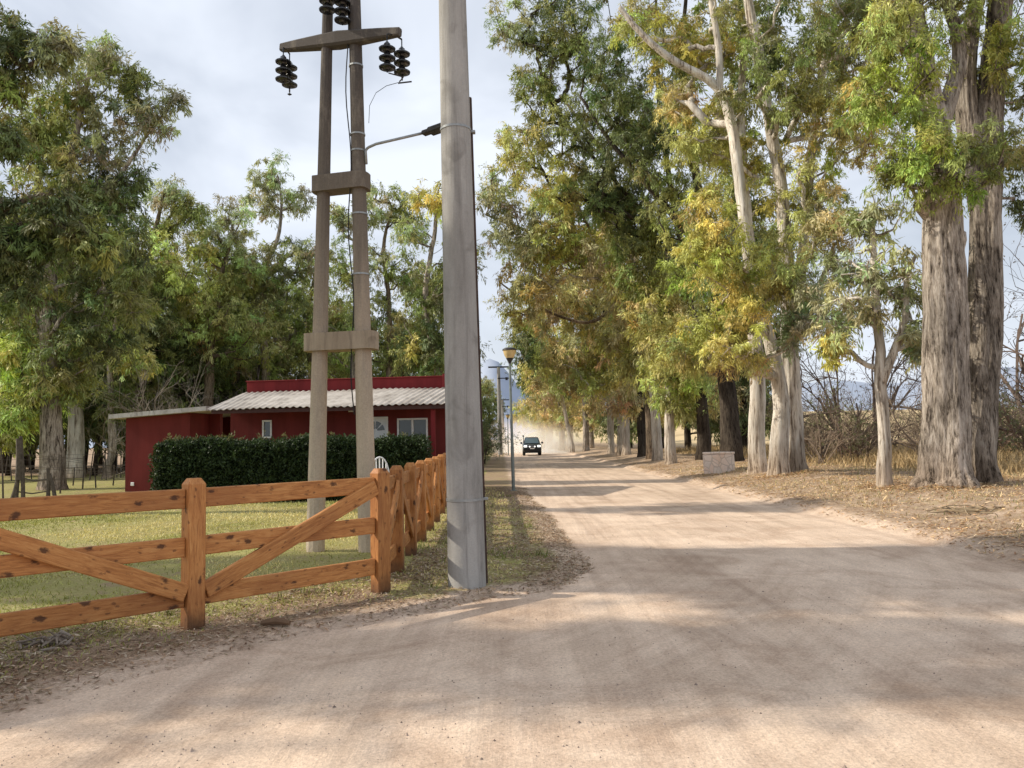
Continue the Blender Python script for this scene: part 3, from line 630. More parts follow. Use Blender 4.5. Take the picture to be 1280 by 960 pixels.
# tall one with two-tone trunk
gL=grounded(58,612); DL=gL[1]; print('L2',DL)
s1=flare(stem(DL,[(66,600,.42),(64,520,.38),(60,430,.32),(62,360,.25),(70,280,.2),(85,200,.15),(100,130,.1),(110,70,.05)]),1.4)
s2=stem(DL,[(60,440,.2),(48,380,.17),(40,320,.13),(50,230,.1),(52,150,.07)])
s3=stem(DL,[(66,330,.14),(110,260,.11),(150,215,.08),(180,170,.05),(208,135,.03)])
make_tree('eucalyptus_tree','tall eucalyptus with split light and dark trunk at the far left of the lawn',gL,[s1,s2,s3],
 [lobe(a,b,DL,c,n,co) for a,b,c,n,co in ((130,80,32,13,GREY),(160,110,30,12,GREEN),(90,120,40,16,GREEN),(140,170,42,17,GREY),(190,150,24,9,GREY),(215,125,14,4,GREY),(60,150,30,12,LIGHT),(70,190,45,18,LIGHT),(30,160,35,12,GREEN),(120,240,46,17,GREEN),(150,230,34,12,DARK),(50,250,55,20,GREEN),(140,300,55,22,DARK),(90,330,60,26,DARK),(40,380,50,18,GREEN),(160,370,40,14,GREEN),(20,450,40,24,(.50,.56,.19)),(40,500,36,20,(.50,.56,.19)),(10,520,30,18,(.46,.54,.17)),(90,450,44,18,GREEN),(120,410,40,14,DARK),(75,480,26,12,GREEN),(5,560,20,8,GREEN))],52,'bark_grey',.95,cs=.75,minz=1.7,rt_=.012)
gW=grounded(93,597); DW=gW[1]; print('L3',DW)
s1=flare(stem(DW,[(95,585,.42),(94,540,.38),(93,500,.34),(92,440,.28),(95,360,.2),(110,280,.12)]),1.25)
make_tree('eucalyptus_tree','stout bleached white trunk with a dark hole, left of the red outbuilding',gW,[s1],[lobe(a,b,DW,c,n,co) for a,b,c,n,co in ((100,420,44,18,DARK),(130,350,50,20,GREEN),(70,350,40,14,GREEN),(110,270,50,18,GREEN),(130,470,30,10,DARK),(110,470,20,8,GREY))],53,'bark_white',1.2,cs=.95,minz=3)
# background grove behind the house: one object each
grove=[ # D, base px, trunk pts, lobes, label, bark
 (46,170,[(172,560,.3),(175,440,.24),(185,330,.17),(200,260,.1),(205,235,.05)],[(205,245,26,12,GREY),(235,260,24,11,GREEN),(190,290,34,16,GREEN),(215,330,44,24,LIGHT),(180,370,44,22,GREEN),(160,330,34,14,DARK),(200,420,34,14,DARK)],'grey-green eucalyptus with a notched crown rising left of the red house'),
 (52,330,[(335,540,.34),(330,430,.27),(322,360,.2),(345,300,.14),(350,255,.09),(345,220,.05)],[(340,225,34,15,GREY),(375,245,22,9,GREY),(330,255,26,9,GREY),(350,330,34,14,DARK),(380,320,24,9,GREY),(310,350,40,18,GREEN),(340,390,48,22,GREEN),(380,400,44,20,GREEN)],'eucalyptus with a round grey plume behind the red house, left of the twin pole'),
 (48,268,[(262,540,.32),(264,440,.26),(272,370,.2),(285,310,.13),(290,280,.07)],[(290,275,30,13,GREY),(260,290,30,12,GREY),(250,330,44,22,LIGHT),(295,340,40,17,GREEN),(270,400,50,26,LIGHT),(240,390,44,20,LIGHT),(310,420,44,20,GREEN)],'light green bushy eucalyptus over the left end of the house roof'),
 (50,440,[(440,540,.26),(440,440,.2),(445,360,.15),(438,300,.1)],[(432,270,26,11,GREY),(430,330,30,12,GREEN),(450,380,42,19,GREEN),(420,430,44,20,GREEN)],'thin eucalyptus seen between the twin pole legs and the round pole'),
 (50,490,[(488,540,.26),(488,450,.2),(485,380,.16),(478,310,.12),(488,260,.06)],[(470,260,32,14,GREY),(505,265,34,14,GREEN),(470,320,28,9,GREY),(500,330,28,9,GREEN),(470,410,36,14,DARK),(500,440,38,18,GREEN)],'fan-shaped eucalyptus with bare lower limbs behind the right half of the roof'),
 (44,560,[(560,545,.3),(545,450,.22),(530,380,.16),(540,300,.12),(545,240,.06)],[(540,250,30,13,YEL),(515,290,24,7,GREY),(545,360,34,14,DARK),(530,420,44,24,DARK),(560,450,44,22,DARK),(518,432,14,7,YEL),(570,330,34,12,GREEN)],'dark eucalyptus with a yellow tip behind the round pole'),
 (56,385,[(395,545,.3),(390,470,.24),(385,400,.16),(395,330,.08)],[(390,350,34,14,GREEN),(410,390,40,18,LIGHT),(370,430,50,24,DARK),(410,450,44,20,GREEN)],'dense green eucalyptus directly behind the twin pole'),
 (40,135,[(140,560,.2),(138,480,.17),(134,400,.13),(130,330,.08)],[(150,430,34,14,GREEN),(170,450,26,12,LIGHT),(135,500,24,8,DARK),(150,390,34,12,DARK)],'slim dark-stemmed tree just left of the red outbuilding'),
]
for q,(D,bx,tp,lb,lab) in enumerate(grove):
    x=P(bx,560,D)[0]; gg=np.array([x,D,tz(x,D)])
    s1=flare([(gg+np.array([0,0,1.]),tp[0][2])]+stem(D,tp),1.2)
    make_tree('eucalyptus_tree',lab,gg,[s1],[lobe(a,b,D,c,int(n*1.05),tuple(1.28*u for u in co),1,.9) for a,b,c,n,co in lb],60+q,'bark_grey' if q%2 else 'bark_brown',1.08,cs=.9,minz=2.2,sides=8,rt_=.018,tw_col=(.12,.10,.08))
# dark trunks standing in the shade at far left, plus a back rank
bp=None; r=rng(5); q=0
pts=[(-24,44),(-27,40),(-21,47),(-30,46),(-25,52),(-33,52),(-22,56),(-28,58),(-18,52),(-36,60),(-17,60),(-13,62),(-9,64),(-6,60),(-20,66),(-31,66),(-40,66),(-14,70),(-10,72),(-25,72),(-8,120),(-9,135),(-5,140),(-6,155),(-38,54),(-41,60),(-35,68),(-29,62),(-27,70),(-23,61),(-30,56),(-19,54),(-22.5,50),(-26,47),(-34,58)]
for (x,y) in pts:
    if bp is None:
        gg=np.array([x,y,tz(x,y)]); rr=rng(278)
        st=[(gg+np.array([0,0,-.1]),.22),(gg+np.array([0,0,3.]),.18),(gg+np.array([.3,.2,7]),.13),(gg+np.array([.5,.3,11]),.06)]
        st2=[(gg+np.array([.8,.5,-.1]),.15),(gg+np.array([1.,.6,3.]),.12),(gg+np.array([1.5,.8,6]),.07)]
        lbs=[(gg+np.array([rr.normal(0,1.4),rr.normal(0,1.4),z_]),(2.2,2.2,1.6),13,co) for z_,co in ((3.2,DARK),(4.5,DARK),(6,GREEN),(7.2,DARK),(8.5,GREEN),(10,GREY),(11.5,GREEN),(12.5,GREY))]
        bp=make_tree('woodland_tree','slim dark tree in the shaded grove behind the lawn',gg,[st,st2],lbs,279,'bark_dark',1.5,group='slim trees of the shaded grove on the left',cs=1.1,minz=1.8,sides=7)
    else: copy_thing(bp,(x,y,tz(x,y)),r.uniform(0,6),r.uniform(.85,1.15))
# off-frame trees to the left whose shadows cross the road
def simple_tree(x,y,h,seed,label,n=9,name='eucalyptus_tree'):
    gg=np.array([x,y,tz(x,y)]); rr=rng(seed)
    st=[(gg+np.array([0,0,-.1]),.45),(gg+np.array([0,0,h*.3]),.33),(gg+np.array([.3,.2,h*.6]),.2),(gg+np.array([.2,.3,h*.9]),.08)]
    lbs=[(gg+np.array([rr.normal(0,1.6),rr.normal(0,.45),h*t]),(2.5,.95,1.0),{301:11,302:12,303:17}[seed],GREEN) for t in np.linspace({301:.55,302:.6,303:.69}[seed],1,n)]
    return make_tree(name,label,gg,[st],lbs,seed,'bark_grey',1.5,cs=.95,minz=3,sides=8)
NEAR=[(-19,7.6,17.5,301,8),(-17.5,10.3,15,302,7),(-23,12.0,22,303,9)]
for (x,y,h,sd,n) in NEAR: simple_tree(x,y,h,sd,{301:'tallest',302:'shortest',303:'farthest back'}[sd]+' of three eucalyptus outside the left edge of the photo, shading the road',n)
# ---- bare brush
def brush_mesh(seed,n,h,col,spread=.5,depth=4,leafc=None):
    r=rng(seed); tm=MB(); tips=[]
    def rec(p,d,L,rad,dep):
        pts=[p]; 
        for _ in range(3):
            d=unit(d+r.normal(0,.16,3)); p=p+d*L/3; pts.append(p)
        tm.tube(pts,np.linspace(rad,rad*.6,4),4 if rad>.02 else 3,col,cap=False)
        if dep==0: tips.append(p); return
        for _ in range(r.integers(2,4)):
            nd=unit(d+r.normal(0,.55,3)+np.array([0,0,.12])); rec(pts[r.integers(1,4)],nd,L*r.uniform(.55,.85),rad*.58,dep-1)
    for _ in range(n):
        a=r.uniform(0,2*math.pi); rec(np.array([r.normal(0,.15),r.normal(0,.15),-.05]),unit(np.array([math.cos(a)*spread,math.sin(a)*spread,1.])),h*r.uniform(.35,.5),h*.012,depth)
    return tm,np.array(tips)
def brush(name,label,loc,seed,n,h,col,cat='bush',group=None,leafc=None,spread=.5,depth=4):
    tm,tips=brush_mesh(seed,n,h,col,spread,depth); root=thing(name,label,cat,loc,group,False)
    tm.build('branches',MAT['twig'],root)
    if leafc is not None:
        r=rng(seed+1); cm=MB(); leaves(cm,r,tips,np.full(len(tips),.22),np.tile(np.array(leafc),(len(tips),1)),2,4,.12,.035,.5); cm.build('foliage',MAT['leaf'],root)
    return root
TW=(.30,.24,.18); TWD=(.10,.08,.062)
r=rng(9)
b1=brush('bare_bush','tangled leafless grey bush behind the red house, left part',(-17,38,.05),401,7,5.0,(.30,.255,.215),group='leafless bushes behind the house',spread=.7,depth=5)
b1['label']='tangled leafless grey bush behind the red house'
for x,y,s_ in ((-14.3,35.5,1.),(-11.5,37,.95)): copy_thing(b1,(x,y,.05),r.uniform(0,6),s_)
sp=[]
b2=brush('bare_bush','dark leafless shrub among dry grass behind the right row',(12.5,33,tz(12.5,33)),402,6,3.4,(.25,.19,.14),group='leafless shrubs behind the right verge',spread=.6,depth=5)
for _ in range(15):
    x=r.uniform(11.8,26); y=r.uniform(27,48); 
    if x/y<.26: x=y*.3
    copy_thing(b2,(x,y,tz(x,y)),r.uniform(0,6),r.uniform(.5,1.15))
b3=brush('leafy_shrub','pale leafy shrub with reddish twigs at the field edge on the right',(17.5,27,tz(17.5,27)),403,7,3.2,(.22,.15,.11),group='twiggy pale shrubs along the field edge',leafc=(.15,.16,.08),spread=.6,depth=4)
for _ in range(17):
    x=r.uniform(13,34); y=r.uniform(26,55)
    if x/y<.30: x=y*.36
    copy_thing(b3,(x,y,tz(x,y)),r.uniform(0,6),r.uniform(.5,1.2))
b4=brush('bare_tree','leafless reddish tree behind the twin trunk at the right edge',(19.2,29,tz(19.2,29)),404,4,9.5,(.20,.15,.125),cat='tree',group='tall leafless trees beyond the twin trunk',leafc=(.17,.12,.07),spread=.35,depth=5)
for x,y,s_ in ((23,34,1.05),(14.8,36,.8),(18,40,.95)): copy_thing(b4,(x,y,tz(x,y)),x,s_)
# dark bush left of the far pole
lb=brush('dark_bush','dark dense bush at the left roadside beyond the round pole',(-2.2,52,tz(-2.2,52)),405,12,3.2,TWD,group='dark bushes lining the far left roadside',leafc=DARK,spread=.5,depth=5)
for x,y,s_ in ((-2.6,60,1.),(-3.4,46,.8),(-2.8,40,.45)): copy_thing(lb,(x,y,tz(x,y)),x*3,s_)
# ---- ground cover (uncountable)
def scatter(n,seed,xr,yr,cond,px_min=0):
    r=rng(seed); x=r.uniform(*xr,n); y=r.uniform(yr[0]**.5,yr[1]**.5,n)**2 if yr[0]>=0 else r.uniform(*yr,n)
    z,s,rtg=terrain(x,y); k=cond(x,y,s,rtg,r)&(np.abs(x)/np.maximum(y,1)<.74); return x[k],y[k],z[k],s[k],r
def blades(name,x,y,z,h,w,col,r,lean=.35,label=None):
    n=len(x); b=np.stack([x,y,z-.005],-1); a=r.uniform(0,6.28,n); sd=np.stack([np.cos(a),np.sin(a),0*a],-1)*(w/2)[:,None] if hasattr(w,'__len__') else np.stack([np.cos(a),np.sin(a),0*a],-1)*w/2
    d=unit(np.stack([r.normal(0,lean,n),r.normal(0,lean,n),np.ones(n)],-1)); t=b+d*h[:,None]
    mid=b+d*h[:,None]*.55+np.array([0,0,.0]); t=t+np.stack([r.normal(0,.15,n),r.normal(0,.15,n),-.1*np.ones(n)],-1)*h[:,None]
    mb=MB(); V=np.stack([b-sd,b+sd,mid+sd*.7,mid-sd*.7],1); mb.quads(V,col); V2=np.stack([mid-sd*.7,mid+sd*.7,t],1)
    mb.add(V2.reshape(-1,3),np.arange(3*n).reshape(n,3),np.repeat(col,3,0)); o=mb.build(name,MAT['dry_leaf'] if 'dry' in name else MAT['leaf']); tag(o,label,'grass',None,'stuff'); return o
x,y,z,s,r=scatter(150000,21,(-13,1.2),(5.5,26),lambda x,y,s,rg,r:(~rg)&(s>.35)&(r.random(len(x))<ss(.35,1.6,s)*(.25+.9*ss(-.1,.3,fbm(x,y,.7)+.15))))
n=len(x); mixc=ss(-.25,.25,fbm(x,y,.45))[:,None]; col=(np.array([.30,.31,.10])*mixc+np.array([.62,.54,.27])*(1-mixc))*r.uniform(.6,1.3,(n,1))
blades('lawn_grass',x,y,z,r.uniform(.02,.055,n)*(1+y*.03),.006+y*.0007,col,r,.7,'short patchy green and straw lawn grass')
print('grass',n)
x,y,z,s,r=scatter(60000,27,(-7,1.2),(5,22),lambda x,y,s,rg,r:(~rg)&(s>.5)&(r.random(len(x))<ss(.28,.55,fbm(x,y,2.3)))&((np.abs(x+1.4)<.45)|(s<2.2)|(np.hypot(x+.5,y-8.7)<.45)))
n=len(x); col=np.array([.20,.22,.075])*r.uniform(.5,1.4,(n,1)); blades('verge_weeds',x,y,z,r.uniform(.04,.15,n),.008+y*.0005,col,r,.5,'taller weedy tufts along the fence foot and verge')
x,y,z,s,r=scatter(60000,22,(10,40),(20,62),lambda x,y,s,rg,r:rg&(s>4.6)&(r.random(len(x))<ss(4.6,7,s)))
n=len(x); col=np.array([.46,.34,.19])*r.uniform(.5,1.25,(n,1)); blades('dry_grass',x,y,z,r.uniform(.15,.75,n)*ss(4,9,s+.5),.012+y*.0006,col,r,.35,'tall straw-coloured dry grass behind the right row')
x,y,z,s,r=scatter(60000,23,(6,20),(8,34),lambda x,y,s,rg,r:rg&(s>.7)&(r.random(len(x))<.18+.9*ss(.0,.35,fbm(x,y,.9))))
n=len(x); col=np.array([.60,.46,.27])*r.uniform(.5,1.2,(n,1)); g_=r.random(n)<.15; col[g_]=np.array([.17,.19,.07]); blades('dry_turf',x,y,z,r.uniform(.03,.10,n)*(1+1.3*(fbm(x,y,1.6)>.35)),.009+y*.0004,col,r,.8,'short dry turf on the right bank')
# leaf litter
def litter(name,x,y,z,r,lw,cols,label):
    n=len(x); c=np.stack([x,y,z+r.uniform(.003,.02,n)],-1); a=r.uniform(0,6.28,n); d=np.stack([np.cos(a),np.sin(a),r.normal(0,.22,n)],-1); s_=np.stack([-np.sin(a),np.cos(a),r.normal(0,.35,n)],-1)
    L=r.uniform(.03,.085,n)[:,None]*lw; w=r.uniform(.006,.016,n)[:,None]*lw
    mb=MB(); mb.quads(np.stack([c-d*L/2,c+s_*w/2,c+d*L/2,c-s_*w/2],1),cols); o=mb.build(name,MAT['dry_leaf']); tag(o,label,'leaf litter',None,'stuff')
x,y,z,s,r=scatter(420000,24,(-9,1.6),(4.3,26),lambda x,y,s,rg,r:(~rg)&(s>-.15)&(r.random(len(x))<np.where(x>-1.35,.95,(1-ss(1.1,2.6,s))*ss(-.15,.5,s))*(.35+.65*ss(-.2,.2,fbm(x,y,1.1)))))
n=len(x); pal=np.array([[.42,.30,.20],[.30,.19,.12],[.17,.10,.065],[.50,.41,.31],[.22,.17,.10]]); cols=pal[r.integers(0,5,n)]*r.uniform(.6,1.2,(n,1)); litter('leaf_litter',x,y,z,r,1.,cols,'dry eucalyptus leaves strewn along the left verge'); print('litter',n)
x,y,z,s,r=scatter(120000,25,(5.5,20),(8,45),lambda x,y,s,rg,r:rg&(s>.1)&(r.random(len(x))<.4+.6*ss(-.1,.3,fbm(x,y,.8))))
for gg_,rad_,cn in ((g1,.9,2600),(g1b,.7,1200),(g3,.8,1800),(g2,.5,700)):
    a_=r.uniform(0,6.28,cn); q_=rad_*(.55+np.abs(r.normal(0,.45,cn))); ex,ey=gg_[0]+np.cos(a_)*q_,gg_[1]+np.sin(a_)*q_; ez=terrain(ex,ey)[0]+r.uniform(0,.09,cn)*np.exp(-(q_-rad_*.5)*1.5)
    x=np.concatenate([x,ex]); y=np.concatenate([y,ey]); z=np.concatenate([z,ez])
n=len(x); cols=pal[r.integers(0,5,n)]*r.uniform(.6,1.3,(n,1)); litter('bank_litter',x,y,z,r,1.5,cols*np.array([1.45,1.35,1.15]),'dry leaves and bark strips on the right bank')
# loose stones on the road
r=rng(26); mb=MB(); n=6000; y=r.uniform(1.6,4.2,n)**2; x=r.uniform(-.75,.75,n)*y; zz,s,_=terrain(x,y); k=(s<-.1)&(r.random(n)<.2+.9*ss(-.1,.3,fbm(x,y,.7)+.1)); x,y=x[k],y[k]
oct_=np.array([[1,0,0],[0,1,0],[-1,0,0],[0,-1,0],[0,0,1.]]); fo=np.array([[0,1,4],[1,2,4],[2,3,4],[3,0,4]])
for a,b in zip(x,y):
    s_=r.uniform(.003,.009)*(2.2 if r.random()<.04 else 1); v=oct_*s_*r.uniform(.6,1.3,(5,3)); v[:4,2]=-.002; mb.add(v+np.array([a,b,.004]),fo,np.array([.42,.33,.27])*r.uniform(.45,1.5))
tag(mb.build('gravel',MAT['twig']),'small loose stones scattered on the dirt road','gravel',None,'stuff')
# fallen branches (countable)
def debris(name,label,loc,seed,n,L,col):
    r=rng(seed); tm=MB()
    for _ in range(n):
        p=np.array([r.normal(0,L*.35),r.normal(0,L*.2),r.uniform(.01,.06)]); d=unit(np.array([r.normal(),r.normal(),r.normal(0,.12)])); l=r.uniform(.3,1)*L
        tm.tube([p-d*l/2,p+r.normal(0,.02,3),p+d*l/2],[.008,.011,.005],5,col)
    o=tm.build(name,MAT['twig']); o.location=loc; return tag(o,label,'branches')
g=grounded(62,806,.05); debris('branch_pile','small pile of grey sticks on the verge under the left rail',tuple(g),501,26,.3,(.32,.27,.22))
g=grounded(345,783,.05)
tm=MB(); tm.tube([(-.13,0,.03),(0,.02,.045),(.12,-.01,.03)],[.02,.035,.02],8,(.2,.12,.07)); o=tm.build('bark_piece',MAT['twig']); o.location=tuple(g); tag(o,'curled brown piece of bark lying right of the corner fence post','bark')
g=grounded(1225,640,.3); debris('branch_pile','heap of dead grass and sticks below the twin trunk',tuple(g),503,60,.9,(.36,.27,.17))
# ---------------------------------------------------------------- timber fence
A=grounded(241,785,.05); B=grounded(476,740,.05); print('A,B',A,B)
A[2]=tz(*A[:2]); B[2]=tz(*B[:2])
def post(parent,p,d,w=.155,h=1.27,seed=0):
    """square post with a chamfered top; d = facing direction"""
    d=np.array([d[0],d[1],0.]); d/=np.linalg.norm(d); e=np.array([-d[1],d[0],0]); mb=MB(); hw=w/2
    rings=[(-.3,hw-.004),(.02,hw),(h-.05,hw),(h,hw*.62)]
    V=[]; q=.012
    for z,a in rings:
        for sx,sy in ((1,1),(-1,1),(-1,-1),(1,-1)):
            for (u,v) in (((a-q)*sx,a*sy),(a*sx,(a-q)*sy)) if sx*sy<0 else ((a*sx,(a-q)*sy),((a-q)*sx,a*sy)):
                V.append(np.array(p)+d*u+e*v+np.array([0,0,z]))
    k=8; f=[[i*k+j,i*k+(j+1)%k,(i+1)*k+(j+1)%k,(i+1)*k+j] for i in range(3) for j in range(k)]
    n0=mb.n; mb.add(V,f); mb.F.append(np.array([[3*k+j for j in range(k)]]))
    o=mb.build('post',MAT['stained_pine'],parent)
    if '_off' in parent: 
        pass
    return o
def rail(parent,p0,p1,h=.165,t=.05,name='rail'):
    M,L=frame(p0,p1); mb=MB(); mb.box((0,-t/2,-h/2),(L,t/2,h/2),b=.008); o=mb.build(name,MAT['rail_pine'])
    o.parent=parent; m=Matrix([[*M[0][q],M[1][q]-parent['_off'][q]] for q in range(3)]+[[0,0,0,1]]); o.matrix_local=m; return o
dAB=(B-A); u=dAB/np.linalg.norm(dAB); nrm=np.array([u[1],-u[0],0])
fence=thing('timber_fence','orange-stained timber fence with V-shaped braces crossing the near left corner','fence',A)
Z0=A-dAB; Z0[2]=tz(*Z0[:2]); Z1=A-2*dAB; Z1[2]=tz(*Z1[:2])
ps=[Z1,Z0,A,B]
for q,p in enumerate(ps): post(fence,p,u,seed=q)
for a,b,rev in ((Z1,Z0,True),(Z0,A,False),(A,B,True)):
    for z in (.27,.69,1.10):
        rail(fence,a+u*.08+np.array([0,0,z]),b-u*.08+np.array([0,0,z]))
    off=nrm*.046
    lo,hi=(.31,1.08); 
    if rev: rail(fence,a+u*.085+off+np.array([0,0,lo]),b-u*.085+off+np.array([0,0,hi]),.15,.05,'brace')
    else: rail(fence,a+u*.085+off+np.array([0,0,hi]),b-u*.085+off+np.array([0,0,lo]),.15,.05,'brace')
side=thing('timber_fence','orange-stained timber fence running away behind the round pole, closely set posts','fence',B)
side['label']='orange-stained timber fence running back along the verge behind the round pole'
fp=[G(497,718,.03),G(510,698,.03),G(524,680,.03),G(534,664,.03),G(544,654,.03),G(552,644,.03)]
print('posts',[q.round(2).tolist() for q in fp])
ys_=[q[1] for q in fp]; x0=fp[0][0]; x5=fp[-1][0]
sp=(ys_[-1]-ys_[0])/5; sposts=[]
for q in range(10):
    y=ys_[0]+q*sp; x=x0+(x5-x0)*(y-ys_[0])/(ys_[-1]-ys_[0]); sposts.append(np.array([x,y,tz(x,y)]))
for q,p in enumerate(sposts): post(side,p,(1,0),.15,1.26,seed=q)
prev=B
for q,p in enumerate(sposts):
    M,L=frame(prev,p); v=(p-prev)/L
    for z in (.27,.69,1.08): rail(side,prev+v*.085+np.array([-.02,0,z]),p-v*.08+np.array([-.02,0,z]),.15,.045)
    z0,z1=(.30,1.05) if q%2==0 else (1.05,.30)
    rail(side,prev+v*.09+np.array([.03,0,z0]),p-v*.085+np.array([.03,0,z1]),.13,.04,'brace')
    prev=p
# ---------------------------------------------------------------- round concrete pole
b=grounded(585,735,.05); b=G(584,735,.02); Dp=b[1]; t0=P(565.5,0,Dp+.05); print('pole',b,t0)
ax=(t0-b)/np.linalg.norm(t0-b); topz=10.5; tp=b+ax*(topz/ax[2]); 
rp0=.205; rp1=rp0+( .155-rp0)*(topz/(t0[2]-b[2]))
pole=thing('utility_pole','thick round grey concrete pole leaning slightly left at the road corner','pole',b)
mb=MB(); n=40; ts=np.linspace(-.03,1,n); mb.tube([b+(tp-b)*t for t in ts],[rp0+(rp1-rp0)*t for t in ts],40,flute=.004); mb.build('shaft',MAT['pole_concrete'],pole,sm_angle=50)
mb=MB(); cx=np.array([.82,.57,0]); cx/=np.linalg.norm(cx)
zt=P(592,115,Dp)[2]; fr=lambda z:(z-b[2])/(tp[2]-b[2])
M,L=frame(b+cx*(rp0+.025)+np.array([0,0,.0]),b+(tp-b)*fr(zt)+cx*(rp0+(rp1-rp0)*fr(zt)+.025),upv=(-.57,.82,0))
mb.box((0,-.03,-.035),(L,.02,.035),M=M,b=.01); mb.build('cable_cover',MAT['rust_iron'],pole)
for py in (626,152):
    z=P(585,py,Dp-.2)[2]; c=b+(tp-b)*fr(z); rr=rp0+(rp1-rp0)*fr(z)
    mb=MB(); mb.lathe([(rr+.001,-.012),(rr+.007,-.012),(rr+.007,.012),(rr+.001,.012)],c,40); 
    mb.box((rr+.002,-.02,-.014),(rr+.05,.05,.014),M=(np.eye(3),c+np.array([0,.05,0])),b=.003)
    mb.build('steel_band',MAT['galvanised'],pole,sm_angle=40)
# ---------------------------------------------------------------- twin-leg pole
bl=G(393,690,.03); br=G(460,690,.03); DA=(bl[1]+br[1])/2; print('A pole',bl,br)
bl[1]=DA+.1; br[1]=DA-.05
tl=P(410,0,DA+.1); tr=P(443,0,DA-.05)
twin=thing('twin_pole','tall twin-leg concrete power pole standing on the lawn beside the fence','pole',(bl+br)/2)
def leg(b0,t0,topz,r0,r1z):
    ax=(t0-b0); tpp=b0+ax*((topz-b0[2])/ax[2]); ts=np.linspace(-.03,1,24); f=(topz-b0[2])/(t0[2]-b0[2]); r1=r0+(r1z-r0)*f
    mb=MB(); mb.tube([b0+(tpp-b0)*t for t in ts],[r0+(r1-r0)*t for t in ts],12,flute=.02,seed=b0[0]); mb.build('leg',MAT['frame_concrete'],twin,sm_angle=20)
    return lambda z:(b0+ax*((z-b0[2])/ax[2]), r0+(r1z-r0)*(z-b0[2])/(t0[2]-b0[2]))
LF=leg(bl,tl,9.6,.138,.078); RF=leg(br,tr,9.6,.138,.092)
def yoke(z,h,ext,name='cross_beam'):
    (p,rp),(q,rq)=LF(z),RF(z); M,L=frame(p,q); mb=MB(); w=max(rp,rq)+.045
    # stadium outline
    out=[]
    for a in np.linspace(math.pi/2,3*math.pi/2,9): out.append((-ext+w*.35*math.cos(a)*1.,w*math.sin(a)))
    for a in np.linspace(-math.pi/2,math.pi/2,9): out.append((L+ext+w*.35*math.cos(a),w*math.sin(a)))
    k=len(out); V=[(x_,y_,z_) for z_ in (-h/2,h/2) for x_,y_ in out]; f=[[i,(i+1)%k,k+(i+1)%k,k+i] for i in range(k)]
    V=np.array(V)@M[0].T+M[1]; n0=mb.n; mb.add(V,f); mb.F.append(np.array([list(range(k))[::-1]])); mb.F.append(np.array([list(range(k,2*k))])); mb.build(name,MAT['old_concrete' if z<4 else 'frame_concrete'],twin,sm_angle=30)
zb=P(426,427,DA)[2]; zm=P(426,229,DA)[2]; za=P(430,48,DA)[2]; print('beams',zb,zm,za)
yoke(zb,.26,.16); yoke(zm,.24,.10); 
def crossarm(zc,half_px=None,pl=None,prr=None):
    M,L=frame(pl,prr); mb=MB(); st=np.linspace(0,1,9); prof=[]
    sz=lambda t:(.05+.06*(1-abs(2*t-1))**.8, .058+.055*(1-abs(2*t-1))**.9)
    V=[]
    for t in st:
        hw,hh=sz(t); q=.7
        for (a,c) in ((1,q),(q,1),(-q,1),(-1,q),(-1,-q),(-q,-1),(q,-1),(1,-q)): V.append((t*L,hw*a,hh*c))
    V=np.array(V)@M[0].T+M[1]; k=8; f=[[i*k+j,i*k+(j+1)%k,(i+1)*k+(j+1)%k,(i+1)*k+j] for i in range(8) for j in range(k)]
    mb.add(V,f); mb.F.append(np.array([list(range(k))])); mb.F.append(np.array([[8*k+j for j in range(k)][::-1]]))
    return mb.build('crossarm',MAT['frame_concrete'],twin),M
pl=P(352,60,DA+.42); prr=P(500,40,DA-.42); o,M=crossarm(0,pl=pl,prr=prr)
mid_=(LF(9.0)[0]+RF(9.0)[0])/2
pl2=mid_+np.array([-.75,.25,0]); pr2=mid_+np.array([.75,-.25,0]); crossarm(0,pl=pl2,prr=pr2)
def insulator(top,n=3):
    """a hanging string of dark discs; returned as a part of the pole"""
    mb=MB(); z=0
    mb.tube([(0,0,0),(0,0,-.13)],.009,6)
    z=-.11
    for _ in range(n):
        mb.lathe([(.02,z),(.03,z-.02),(.045,z-.03),(.05,z-.055),(.10,z-.085),(.122,z-.10),(.118,z-.118),(.06,z-.115),(.05,z-.125),(.04,z-.145)],(0,0,0),18); z-=.138
    mb.tube([(0,0,z+.02),(0,0,z-.04)],.012,6)
    mb.V=[v+top for v in mb.V]; o=mb.build('insulator',MAT['insulator_glaze'],twin,sm_angle=50)
    return z
xd=M[0][:,0]
for end,sg in ((pl,1),(prr,-1)):
    base_=end+xd*sg*.05+np.array([0,0,-.05])
    pp_=np.array([-xd[1],xd[0],0]); tops=[base_+pp_*.13,base_+xd*sg*.09-pp_*.13+np.array([0,0,-.03])]
    mb=MB(); mb.tube([tops[0]+np.array([0,0,.005]),base_+xd*sg*.04+np.array([0,0,.015]),tops[1]+np.array([0,0,.005])],.014,6); mb.build('hanger',MAT['dark_iron'],twin)
    for tt in tops:
        z=insulator(tt)
    if sg<0: LW=tops[0]+np.array([-.05,0,z-.12])
    c1=tops[0]+np.array([0,0,z]); c2=tops[1]+np.array([0,0,z])
    mb=MB(); mb.tube([c1+np.array([0,0,-.02]),c1+np.array([.0,0,-.09])],.012,6); 
    if sg<0: mb.tube([c1+np.array([-.04,0,-.11]),c1+np.array([.02,0,-.04]),c2+np.array([.02,0,-.05])],.01,5); mb.tube([c1+np.array([-.06,0,-.13]),c1+np.array([.14,0,-.11])],.012,5)
    else: mb.lathe([(.005,-.02),(.035,0),(.005,.02)],c1+np.array([0,0,-.12]),10)
    mb.build('wire_clamp',MAT['dark_iron'],twin)
for px,py,ex in ((409,5,0),(428,18,0)):
    top=P(px,py,DA-.2)+np.array([0,0,.40]); insulator(top)
